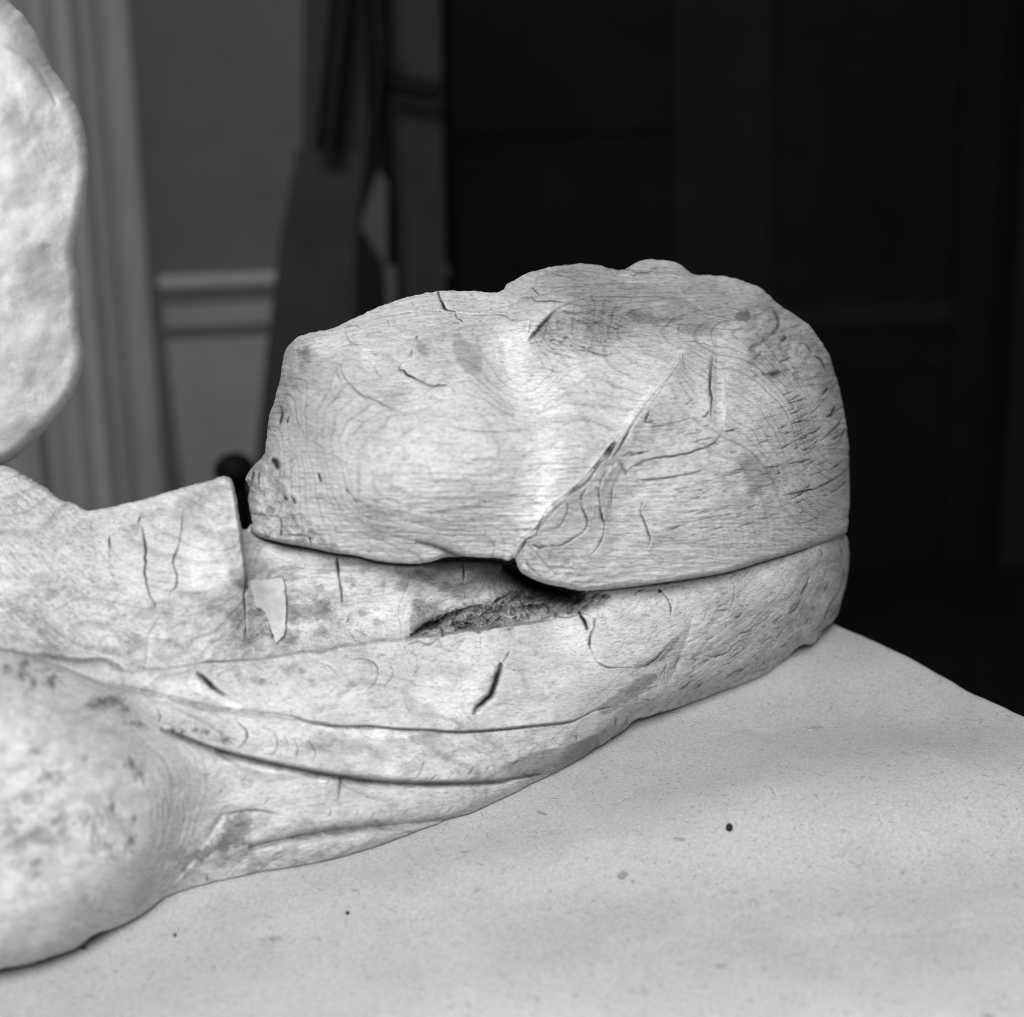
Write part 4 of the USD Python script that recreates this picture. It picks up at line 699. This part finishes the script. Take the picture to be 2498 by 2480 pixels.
B.roughen(P('c3', [(0, 900), (300, 1000), (480, 1130), (560, 1250), (300, 1240), (0, 1180)]), 0.8, 44, 8, 30, 0.22, seed=30, ang=0.72)
B.roughen(P('c3', [(0, 250), (300, 340), (500, 480), (560, 900), (420, 1200), (150, 1000), (0, 800)]), 0.6, 60, 7, 30, 0.16, seed=31, ang=0.72)
B.roughen(P('c3', [(700, 980), (1340, 980), (1480, 1200), (1200, 1280), (800, 1310)]), 0.9, 16, 14, 30, 0.24, seed=32)
B.roughen(P('c3', [(1000, 380), (1270, 260), (1300, 560), (1340, 780), (1100, 620)]), 0.7, 16, 12, 20, 0.26, seed=33)
B.roughen(P('c5', [(100, 380), (560, 400), (680, 640), (300, 720), (60, 740)]), 0.9, 14, 14, 20, 0.3, seed=34)
B.roughen(P('c6', [(1480, 300), (1740, 180), (1700, 500), (1560, 690), (1440, 720), (1400, 560)]), 1.8, 24, 14, 20, 0.25, seed=35, ang=-1.0)
B.roughen(P('c6', [(1000, 520), (1480, 430), (1440, 720), (1100, 930), (800, 960)]), 0.8, 22, 8, 30, 0.16, seed=36, ang=-0.55)
B.roughen(P('c5', [(0, 1700), (300, 1720), (900, 1640), (1000, 1680), (500, 1850), (0, 1900)]), 0.6, 30, 6, 20, 0.2, seed=37, ang=-0.4)
B.dashes(P('c3', [(0, 300), (480, 460), (700, 900), (700, 1250), (0, 1180)]), 1440, 9, 2, 0.43, 0.75, 0.2)
B.dashes(P('c3', [(400, 520), (1250, 300), (1330, 900), (1340, 1230), (700, 1290)]), 1760, 9, 2, 0.41, 0.04, 0.2)
B.dashes(P('c5', [(100, 280), (1400, 280), (1300, 480), (900, 640), (0, 740)]), 1120, 6, 2, 0.41, 0.2, 0.6)
B.dashes(P('c5', [(-60, 780), (900, 640), (1918, 520), (1918, 1050), (1200, 1110), (300, 1040)]), 2400, 8, 2, 0.38, -0.04, 0.15)
B.dashes(P('c5', [(-200, 1000), (300, 1060), (1200, 1150), (1900, 1100), (1300, 1380), (700, 1380), (0, 1220)]), 1760, 7, 2, 0.38, 0.0, 0.15)
B.dashes(P('c5', [(-300, 1350), (600, 1400), (1500, 1420), (1000, 1620), (200, 1880), (-300, 1900)]), 1920, 8, 2, 0.38, -0.12, 0.2)
B.dashes(P('c6', [(500, 480), (1500, 250), (1740, 200), (1690, 500), (1300, 860), (700, 1040)]), 2080, 10, 2, 0.41, -0.5, 0.2)
B.S += B.noise(70, 45, 3, 2) * 0.0030 + B.noise(40, 8, 3, 5) * 0.0008
for poly, sd, am in [(P('c5', [(60, 330), (600, 270), (1250, 260), (1400, 420), (1000, 630), (500, 720), (60, 740)]), 61, .34), (P('c3', [(0, 820), (700, 800), (1340, 900), (1340, 1250), (700, 1300), (0, 1200)]), 62, .24), (P('c4', [(0, 60), (500, 200), (760, 480), (760, 1000), (400, 1180), (0, 1200)]), 63, .15), (P('c5', [(-200, 1180), (300, 1100), (1900, 1120), (1500, 1420), (600, 1400), (-100, 1260)]), 64, .18), (P('c5', [(-200, 1700), (200, 1560), (900, 1600), (300, 1880), (-200, 1900)]), 65, .28)]:
    w, k = B.mask(poly, 40)
    n = meshkit.fbm(np.stack([B.X[w] / 34, B.Y[w] / 22, np.zeros_like(B.X[w]) + sd], -1), 5, sd) - 0.5
    B.T[w] *= 1 - am * k * np.clip((n - 0.03) * 9, 0, 1) + 0.30 * am * k * np.clip((-n - 0.05) * 9, 0, 1)
B.T *= 1 + B.noise(40, 24, 4, 7) * 0.22 + B.noise(80, 6, 3, 8) * 0.10
B.rings((800, 1700), 95, 0.0032, 0.24, [(-460, 1700), (150, 1740), (330, 1800), (400, 1950), (360, 2200), (150, 2380), (-460, 2460)], tilt=(0, 0, 0.03)); B.grit(0.34)
B.S[WT[0]] -= B.noise(18, 14, 4, 51)[WT[0]] * WT[1] * 0.0016
B.S[WT[0]] = B.S[WT[0]] * (1 - WT[1]) + (ndimage.gaussian_filter(B.S[WT[0]], 9) - 0.0026) * WT[1]; B.T[WT[0]] = B.T[WT[0]] * (1 - WT[1]) + WT[1] * (0.56 + 0.34 * B.noise(22, 16, 5, 50)[WT[0]])
BODY = np.vstack([[(-440, 1075), (-200, 1090), (-60, 1120)], P('c3', [(0, 190), (60, 205), (150, 255), (250, 315), (340, 385), (400, 397), (480, 440), (520, 438), (800, 375), (1000, 315), (1150, 275), (1228, 251), (1272, 266), (1290, 310), (1310, 430), (1325, 520)]),
                  [(600, 1290), (640, 1270), (800, 1280), (1200, 1300), (1500, 1300), (1800, 1290), (2000, 1280)],
                  P('c6', [(1725, 110), (1746, 180), (1747, 300), (1727, 400), (1700, 500), (1672, 560), (1622, 602), (1592, 650), (1560, 682), (1500, 692), (1450, 732), (1380, 800), (1330, 850), (1230, 895), (1100, 935), (950, 990), (800, 1040), (650, 1080), (600, 1122), (520, 1180), (400, 1260), (250, 1360), (100, 1440)]),
                  P('c5', [(1500, 1495), (1300, 1590), (1100, 1665), (900, 1730), (700, 1790), (500, 1840), (300, 1875), (100, 1915)]), P('c4', [(1000, 1245), (850, 1283), (828, 1302), (760, 1350), (650, 1410), (500, 1455), (400, 1525), (250, 1580), (100, 1620), (0, 1637)]), [(-150, 2390), (-440, 2440)]])
BR = [(-200, 1090, 14, 8), (66, 1163, 16, 8), (213, 1245, 8, 1.5), (355, 1216, 8, 1.5), (510, 1172, 9, 2.5), (563, 1167, 14, 10), (583, 1250, 10, 8), (600, 1300, 10, 6), (1200, 1300, 10, 4), (2000, 1285, 10, 6), (2060, 1310, 26, 16), (2066, 1400, 40, 26), (2034, 1513, 34, 22), (1954, 1574, 26, 14), (1827, 1670, 54, 34), (1625, 1738, 60, 40), (1438, 1841, 46, 28),
      (1250, 1949, 42, 24), (972, 2062, 36, 16), (691, 2130, 24, 6), (466, 2180, 16, 4), (396, 2198, 8, 2), (303, 2257, 30, 12), (116, 2336, 40, 14), (0, 2362, 40, 14), (-440, 2440, 40, 14), (-440, 1075, 10, 4)]
REG = [('plaster_wedge', WEDGE), ('neck', np.vstack([P('c3', [(480, 430), (800, 370), (1260, 240), (1300, 440)]), [(620, 1230), (1320, 1290), (1330, 1410)], P('c5', [(1520, 400), (1400, 455), (1180, 520), (960, 645), (800, 660), (500, 730)]), P('c3', [(1260, 1265), (900, 1315), (690, 1325), (560, 1262), (470, 1000), (440, 700)])])),
       ('back_of_head', np.vstack([[(1330, 1290), (2110, 1270), (2110, 1500)], P('c6', [(1600, 700), (1200, 940), (800, 1060), (650, 1100), (720, 980), (840, 830), (930, 600), (980, 440), (400, 500), (150, 380)])])),
       ('shoulder', np.vstack([[(-460, 1560), (-200, 1570)], P('c3', [(0, 1200), (340, 1251), (690, 1400), (920, 1660)]), P('c4', [(1000, 500), (1172, 828), (1100, 940), (1000, 1080), (845, 1285)]), [(380, 2300), (200, 2400), (-460, 2470)]])),
       ('chest', np.vstack([[(-460, 1040), (0, 1060)], P('c3', [(600, 300), (480, 430), (440, 700), (470, 1000), (560, 1262), (340, 1251), (0, 1200)]), [(-200, 1570), (-460, 1560)]])),
       ('hair_lock', np.vstack([P('c3', [(560, 1262), (690, 1325), (1260, 1265)]), P('c5', [(500, 730), (960, 645), (1400, 455), (1700, 400), (2000, 500), (2050, 700), (1900, 1065), (1600, 1111), (1200, 1141), (900, 1126), (600, 1111), (340, 1056), (100, 1000)]), P('c3', [(900, 1462), (550, 1380)])])),
       ('hair_lock', np.vstack([P('c3', [(300, 1251), (550, 1380), (900, 1462)]), P('c5', [(100, 1000), (340, 1056), (600, 1111), (900, 1126), (1200, 1141), (1600, 1111), (1900, 1065), (2300, 1000), (1900, 1300), (1520, 1378), (1150, 1409), (750, 1394), (350, 1330), (0, 1240), (-220, 1160)])]))]
emit(B.shell(BODY, BR, 0.10, 140), REG, 'hair_lock', figure, {'chest': 'chest_wood', 'shoulder': 'shoulder_wood', 'plaster_wedge': 'filler'})
#BODY_END

# ------------------------------------------------------------------ the raised mass at the left edge, behind the chest
A = Relief(-520, -420, 240, 1180, step=4.0, seed=41)
A.base([(210, 400, 118), (190, 700, 116), (195, 900, 118), (0, 1120, 128), (60, 1060, 118), (60, 900, 100), (60, 700, 94), (60, 400, 94), (60, 200, 102), (20, 10, 124), (-100, 800, 82), (-100, 400, 80), (-100, 0, 100), (-300, 400, 78), (-300, 800, 84), (-300, -200, 110), (-400, 1000, 110), (-250, 1100, 130), (150, 600, 102)])
A.T[:] = 0.74
for poly, tn in [([(20, 90), (70, 100), (130, 190), (140, 250), (90, 200), (40, 150)], 0.82), ([(0, 230), (40, 240), (60, 330), (10, 300)], 0.88), ([(70, 620), (120, 600), (130, 660), (80, 670)], 0.86), ([(30, 700), (110, 690), (100, 730), (40, 740)], 0.88), ([(0, 430), (60, 440), (60, 500), (0, 490)], 0.92), ([(80, 320), (140, 340), (130, 380), (90, 370)], 0.92)]:
    A.paint(poly, tn, 14, 8, 24)
A.groove([(10, 110), (70, 140), (120, 215), (140, 260)], 26, 3, 0.12)
for k in range(46):
    A.blob(A.rng.uniform(-20, 190), A.rng.uniform(20, 1080), A.rng.uniform(9, 26), A.rng.uniform(-0.5, 0.9), A.rng.uniform(0.03, 0.16))
A.T *= 1 + A.noise(60, 45, 4, 4) * 0.22
A.S += A.noise(120, 90, 3, 3) * 0.008 + A.noise(36, 30, 3, 6) * 0.0014; A.grit(0.14, 40, 30)
ARM = np.vstack([P('c7', [(-20, -90), (30, 0), (90, 60), (150, 150), (190, 240), (250, 330), (300, 430), (325, 520), (332, 600), (325, 700), (310, 820), (285, 900), (278, 960), (295, 1020), (302, 1100), (300, 1180), (305, 1250), (315, 1310), (308, 1380), (285, 1450), (250, 1510), (200, 1580), (130, 1650), (60, 1710), (0, 1737)]), [(-150, 1165), (-480, 1170), (-510, 600), (-480, -200), (-250, -380), (-120, -240)]])
fv, bk = A.shell(ARM, [(200, 400, 30, 12), (200, 900, 30, 12), (0, 1120, 32, 14), (20, 0, 60, 40), (-500, 500, 60, 40), (-300, -300, 60, 40), (-300, 1160, 60, 40)], 0.06, 120)
emit([fv, bk], [], 'raised_arm', figure, {'raised_arm': 'shoulder_wood'})

# ------------------------------------------------------------------ table with its paper
e1, e2 = on_z(2040, 1499, TABLE), on_z(2498, 1722, TABLE)
ed = (e2 - e1) / np.linalg.norm(e2 - e1)                  # along the table's end
tx = np.array([-ed[1], ed[0], 0.0]); tx = tx if tx @ AX > 0 else -tx  # towards the table's end
L0, LW0, LW1 = 1.9, -0.03, 0.95
def tab(u, w_, z):    # u metres from the end edge (negative = inwards), w_ along the edge towards the camera
    return e1 + tx * u + ed * w_ + np.array([0, 0, z - TABLE])
u = np.concatenate([np.linspace(-L0, -0.75, 40), np.linspace(-0.745, 0, 380)]); wv = np.linspace(LW0, LW1, 420)
U, V = np.meshgrid(u, wv)
edge = meshkit.fbm(np.stack([V * 22, V * 0, V * 0], -1), 4, 3) - 0.5
Pp = e1 + (U + (edge * 0.007) * np.clip(1 + U / 0.06, 0, 1))[..., None] * tx + V[..., None] * ed
rip = 0.0056 * (1 + np.sin(45 * (Pp[..., 1] - 0.10 * Pp[..., 0] - 0.605) + math.pi + 1.6 * (meshkit.fbm(np.stack([U * 5, V * 5, U * 0], -1), 2, 8) - 0.5))) * (0.45 + 0.6 * meshkit.noise(np.stack([U * 4, V * 4, U * 0], -1), 8)) * (0.35 + 0.65 * np.clip((Pp[..., 1] - 0.47) / 0.07, 0, 1)) + (meshkit.fbm(np.stack([U * 30, V * 30, U * 0], -1), 3, 9) - 0.5) * 0.0004
touch = cKDTree(np.array([on_z(x, y, TABLE)[:2] for x, y in curve([(-300, 2400), (0, 2362), (303, 2257), (396, 2198), (700, 2128), (1000, 2052), (1300, 1960), (1500, 1860)], 8)])).query(Pp[..., :2].reshape(-1, 2))[0].reshape(U.shape)
calm = np.clip(touch / 0.09, 0, 1); calm = calm * calm * (3 - 2 * calm)
Pp[..., 2] = TABLE + 0.0002 + (rip - rip.min()) * calm * (0.25 + 0.75 * np.clip(-U / 0.08, 0, 1)) - 0.012 * np.clip(1 + U / 0.012, 0, 1) ** 2
n1, n2 = U.shape
idx = np.arange(n1 * n2).reshape(n1, n2)
q = np.stack([idx[:-1, :-1], idx[:-1, 1:], idx[1:, 1:], idx[1:, :-1]], -1).reshape(-1, 4)
pv = Pp.reshape(-1, 3)
tri = np.vstack([q[:, [0, 1, 2]], q[:, [0, 2, 3]]])
if np.cross(pv[tri[0, 1]] - pv[tri[0, 0]], pv[tri[0, 2]] - pv[tri[0, 0]])[2] < 0: tri = tri[:, ::-1]
paper = put('paper_sheet', (pv, tri), 'wrapping_paper', smooth=True)
tag(paper, 'large sheet of pale fibrous wrapping paper spread over the table top', 'paper')

def boxm(c, ax_, ay_, az_, sx, sy, sz, bev=0.0):
    """A box with rounded edges, given by its centre, axes and sizes."""
    import manifold3d
    b = trimesh.creation.box((sx, sy, sz)) if not bev else None
    if bev:
        import itertools
        pts = []
        for k in itertools.product((-1, 1), repeat=3):
            h = np.array([sx, sy, sz]) / 2
            for d in range(3):
                o = np.full(3, bev); o[d] = 0
                pts.append(np.array(k) * (h - o))
        b = trimesh.convex.convex_hull(np.array(pts))
    R_ = np.stack([ax_, ay_, az_], 1)
    b.vertices = b.vertices @ R_.T + c
    if np.linalg.det(R_) < 0: b.invert()
    return b
Z = np.array([0, 0, 1.0])
table = thing('work_table', 'plain wooden table under the paper sheet', 'table', tab(-0.9, 0.2, 0))
put('table_top', boxm(tab(-0.95, (LW0 + LW1) / 2, TABLE - 0.024), tx, ed, Z, 1.86, LW1 - LW0 - 0.02, 0.032, 0.003), 'table_wood', table)
for uu in (-0.10, -1.8):
    for ww in (LW0 + 0.08, 0.82):
        put('leg', boxm(tab(uu, ww, (TABLE - 0.04) / 2), tx, ed, Z, 0.06, 0.06, TABLE - 0.04, 0.004), 'table_wood', table)

# ------------------------------------------------------------------ crumbs and chips on the paper
paper_tree = cKDTree(pv[:, :2])
def fleck(name, px, py, wpx, hpx, ang, mat, label, cat, thick=0.0004, round_=False, group=None):
    z = TABLE
    for _ in range(6):
        c = on_z(px, py, z); z = float(pv[paper_tree.query(c[:2])[1], 2])
    c = on_z(px, py, z) + np.array([0, 0, 0.0002])
    sc = np.linalg.norm(c - EYE) / FPX
    a = np.array([math.cos(ang), math.sin(ang), 0]); b = np.array([-math.sin(ang), math.cos(ang), 0])
    if round_:
        g = trimesh.creation.icosphere(subdivisions=2, radius=1.0)
        v = g.vertices * (1 + 0.12 * (meshkit.noise(g.vertices * 2 + px) - 0.5)[:, None])
        v = v[:, :1] * a * wpx * sc / 2 + v[:, 1:2] * b * hpx * sc / 2 + v[:, 2:] * Z * thick + c + Z * thick * 0.6
        o = put(name, (v, g.faces), mat, smooth=True)
    else:
        r = np.random.default_rng(int(px))
        pts = []
        for k in range(9):
            t = 2 * math.pi * k / 9
            x, y = math.cos(t), math.sin(t); mx = max(abs(x), abs(y)); x, y = x / mx, y / mx
            for zz in (0, thick):
                pts.append(c + a * x * wpx * sc / 2 * r.uniform(.85, 1.1) + b * y * hpx * sc / 2 * r.uniform(.8, 1.1) + Z * zz)
        o = put(name, trimesh.convex.convex_hull(np.array(pts)), mat)
    return tag(o, label, cat, group)
fleck('dark_crumb', 1779, 2025, 17, 20, -0.3, 'crumb_black', 'oval black crumb, the largest dark speck on the open paper', 'crumb', 0.0018, True)
fleck('wood_chip', 1518, 2136, 20, 34, -0.6, 'chip_grey', 'small grey square flake on the paper below the black crumb', 'chip', 0.0003)
fleck('wood_chip', 670, 2292, 24, 22, 0.25, 'chip_grey', 'tiny grey rectangular flake on the paper at the lower left', 'chip', 0.0003)
fleck('splinter', 1656, 2048, 30, 12, -0.35, 'chip_grey', 'short dark splinter on the paper left of the black crumb', 'splinter', 0.0003)
fleck('splinter', 1987, 1776, 40, 14, 0.35, 'chip_grey', 'grey splinter lying alone on the shaded paper towards the table end', 'splinter', 0.0003)
fleck('splinter', 1322, 1985, 30, 8, -0.6, 'chip_grey', 'thin dark splinter on the paper close under the lowest lock', 'splinter', 0.0003)
fleck('dark_crumb', 427, 2284, 7, 9, 0, 'crumb_black', 'tiny round black speck on the paper beside the shoulder', 'crumb', 0.0008, True)
fleck('dark_crumb', 848, 2230, 10, 9, 0.3, 'crumb_black', 'small black speck on the paper below the lowest lock, near the shoulder tip', 'crumb', 0.0008, True)
fleck('dark_crumb', 205, 2315, 12, 10, 0.3, 'crumb_black', 'small dark speck on the paper touching the shoulder outline', 'crumb', 0.0006, True)
fleck('splinter', 1760, 2360, 24, 9, 0.0, 'chip_grey', 'faint grey splinter near the lower edge, right of middle', 'splinter', 0.0006)

# ------------------------------------------------------------------ the room behind: grey panelled wall at the left, dark panelled door at the right
YW = 3.00
X_, Y_ = np.array([1.0, 0, 0]), np.array([0, 1.0, 0])
floor = trimesh.creation.box((8, 7, 0.04)); floor.apply_translation((0, 1.0, -0.02))
tag(put('floor', floor, 'floor_boards'), kind='structure')
def wx(px, y=YW, row=600.0): return float(on_y(px, row, y)[0])
def wz(py, y=YW, col=500.0): return float(on_y(col, py, y)[2])
def slab(x0, x1, z0, z1, yf, thick, bev=0.004):
    return boxm(np.array([(x0 + x1) / 2, yf + thick / 2, (z0 + z1) / 2]), X_, Y_, Z, x1 - x0, thick, z1 - z0, bev)
def profile_v(x0, pts, z0, z1, yf):
    """Upright moulding: pts are (x offset, how far it stands out)."""
    p = np.array(pts, float)
    n = len(p)
    v = np.vstack([np.stack([x0 + p[:, 0] + (z - 0.95) * 0.042, yf - p[:, 1], np.full(n, z)], 1) for z in (z0, z1)])
    f = []
    for i in range(n - 1):
        f += [[i, i + 1, n + i + 1], [i, n + i + 1, n + i]]
    return v, np.array(f)
ZT, ZB = 2.6, 0.0
wall = thing('panelled_wall', 'grey painted panelled wall with fluted casing, out of focus behind the figure', 'wall', (-0.8, YW, 0))
xr = wx(1090)
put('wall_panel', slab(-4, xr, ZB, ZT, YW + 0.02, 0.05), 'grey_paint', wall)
xa, xb = wx(88), wx(370)
wd = xb - xa
fl = []
for k in range(61):
    t = k / 60
    d = 0.045 + 0.006 * (1 if 0.30 < t < 0.98 else 0)
    for c_, w_, h_ in ((0.12, 0.05, -0.012), (0.34, 0.035, -0.014), (0.58, 0.03, -0.016), (0.66, 0.045, 0.010), (0.76, 0.03, -0.012), (0.90, 0.05, 0.006)):
        d += 2.3 * h_ * math.exp(-((t - c_) / w_) ** 2)
    fl.append((t * wd, d))
fl = [(0, 0)] + fl + [(wd, 0)]
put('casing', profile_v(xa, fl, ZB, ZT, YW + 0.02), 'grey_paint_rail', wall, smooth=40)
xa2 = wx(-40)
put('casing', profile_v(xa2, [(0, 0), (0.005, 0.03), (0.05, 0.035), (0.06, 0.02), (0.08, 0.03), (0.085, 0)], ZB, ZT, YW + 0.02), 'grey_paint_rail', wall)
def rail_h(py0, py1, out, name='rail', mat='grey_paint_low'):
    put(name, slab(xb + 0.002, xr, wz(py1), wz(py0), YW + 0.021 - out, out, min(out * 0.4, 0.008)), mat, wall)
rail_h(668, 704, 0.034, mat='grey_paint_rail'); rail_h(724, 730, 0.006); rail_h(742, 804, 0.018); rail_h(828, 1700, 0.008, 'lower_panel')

door = thing('panelled_door', 'dark brown panelled door filling the right of the background, nearly black', 'door', (0.8, YW, 0))
xd = wx(1080)
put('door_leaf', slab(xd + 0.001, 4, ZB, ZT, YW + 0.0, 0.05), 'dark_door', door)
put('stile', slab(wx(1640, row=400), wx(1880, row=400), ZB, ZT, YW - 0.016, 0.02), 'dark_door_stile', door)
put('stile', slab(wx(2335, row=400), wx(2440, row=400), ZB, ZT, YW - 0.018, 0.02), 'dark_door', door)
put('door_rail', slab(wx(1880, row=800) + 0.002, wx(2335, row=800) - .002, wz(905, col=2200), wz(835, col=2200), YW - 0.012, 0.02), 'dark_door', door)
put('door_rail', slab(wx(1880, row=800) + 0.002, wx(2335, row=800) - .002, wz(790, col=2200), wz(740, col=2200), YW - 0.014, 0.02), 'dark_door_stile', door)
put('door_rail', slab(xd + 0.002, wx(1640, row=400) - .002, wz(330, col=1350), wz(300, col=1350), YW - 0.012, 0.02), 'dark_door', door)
put('flare_strip', slab(wx(2462, row=600), wx(2700, row=600), ZB, ZT, YW - 0.05, 0.05), 'dark_door_stile', door)  # added lighter strip imitating flare at the frame edge

def plank(name, pts, y, thick, mat, label, cat, lean=0.0, group=None):
    """A board given by its outline on an upright plane, with real thickness; lean tips its top backwards."""
    p = np.asarray(pts, float)
    f0 = on_y(p[:, 0], p[:, 1], y)
    zmin = f0[:, 2].min()
    f0[:, 1] += lean * (f0[:, 2] - zmin)
    n = len(p)
    bkv = f0 + np.array([0, thick, 0])
    g = shapely.Polygon(f0[:, [0, 2]]).buffer(0)
    v2, t2 = trimesh.creation.triangulate_polygon(shapely.Polygon(f0[:, [0, 2]]), engine='earcut')
    k = cKDTree(f0[:, [0, 2]]).query(np.asarray(v2)[:, :2])[1]
    t2 = k[np.asarray(t2)]
    f = [list(t) for t in t2] + [[a + n, c + n, b + n] for a, b, c in t2]
    for i in range(n):
        j = (i + 1) % n
        f += [[i, j, j + n], [i, j + n, i + n]]
    m_ = trimesh.Trimesh(np.vstack([f0, bkv]), np.array(f), process=False); m_.fix_normals()
    return tag(put(name, m_, mat), label, cat, group)
YB = 2.50
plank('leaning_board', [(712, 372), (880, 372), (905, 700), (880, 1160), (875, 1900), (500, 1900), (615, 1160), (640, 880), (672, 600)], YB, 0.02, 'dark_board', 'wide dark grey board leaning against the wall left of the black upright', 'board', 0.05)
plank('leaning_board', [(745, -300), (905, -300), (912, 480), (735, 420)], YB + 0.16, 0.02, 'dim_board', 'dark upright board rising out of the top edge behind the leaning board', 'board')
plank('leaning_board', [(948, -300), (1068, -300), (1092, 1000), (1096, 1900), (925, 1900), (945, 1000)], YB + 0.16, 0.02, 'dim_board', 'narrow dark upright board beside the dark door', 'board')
stand = thing('folded_stand', 'black folded stand leaning among the boards behind the face', 'stand', on_y(900, 1900, YB - 0.08))
def bar(pts, y, wpx, name):
    p = on_y(np.array([a for a, _ in pts], float), np.array([b for _, b in pts], float), y)
    r = wpx * np.linalg.norm(p[0] - EYE) / FPX / 2
    put(name, trimesh.creation.cylinder(radius=r, segment=p[[0, -1]], sections=14), 'black_metal', stand, smooth=40)
bar([(868, -300), (800, 370)], YB - 0.08, 62, 'strut')
bar([(918, -300), (925, 500)], YB - 0.06, 54, 'post')
bar([(940, 60), (885, 560)], YB - 0.09, 30, 'strut')
bar([(945, 420), (956, 800)], YB - 0.05, 24, 'strut')
bar([(925, 195), (1075, 225)], YB - 0.03, 44, 'clamp_arm')
put('foot_plate', trimesh.convex.convex_hull(np.vstack([on_y(np.array([866, 880, 944, 946, 868], float), np.array([575, 565, 660, 1900, 1900], float), YB - 0.05), on_y(np.array([866, 880, 944, 946, 868], float), np.array([575, 565, 660, 1900, 1900], float), YB - 0.035)])), 'black_metal', stand)
def gap_strip(pts, name):
    p = np.array(pts, float)
    put(name, trimesh.convex.convex_hull(np.vstack([on_y(p[:, 0], p[:, 1], YB - 0.12), on_y(p[:, 0], p[:, 1], YB - 0.105)])), 'wall_gap_grey', stand)
plain('wall_gap_grey', 0.085, 0.7, 20.0, 0.1)  # for added strips standing in for lit wall seen through gaps
gap_strip([(922, 415), (945, 445), (944, 650), (932, 625), (878, 548)], 'wall_gap_strip')
gap_strip([(938, 645), (964, 650), (970, 790), (944, 790)], 'wall_gap_strip')
# small dark lump behind the collar gap, also placed to keep its shade black
kn = on_y(572, 1148, 1.55)
kb = thing('dark_knob_stand', 'small dark rounded knob on a thin stand behind the gap beside the neck', 'stand', (kn[0], kn[1], 0))
sp = trimesh.creation.icosphere(subdivisions=3, radius=0.022); sp.apply_scale((1, 1, 0.9)); sp.apply_translation(kn)
put('knob', sp, 'black_metal', kb, smooth=True)
put('stem', trimesh.creation.cylinder(radius=0.014, segment=[[kn[0], kn[1], 0], kn - [0, 0, 0.018]], sections=12), 'black_metal', kb, smooth=40)
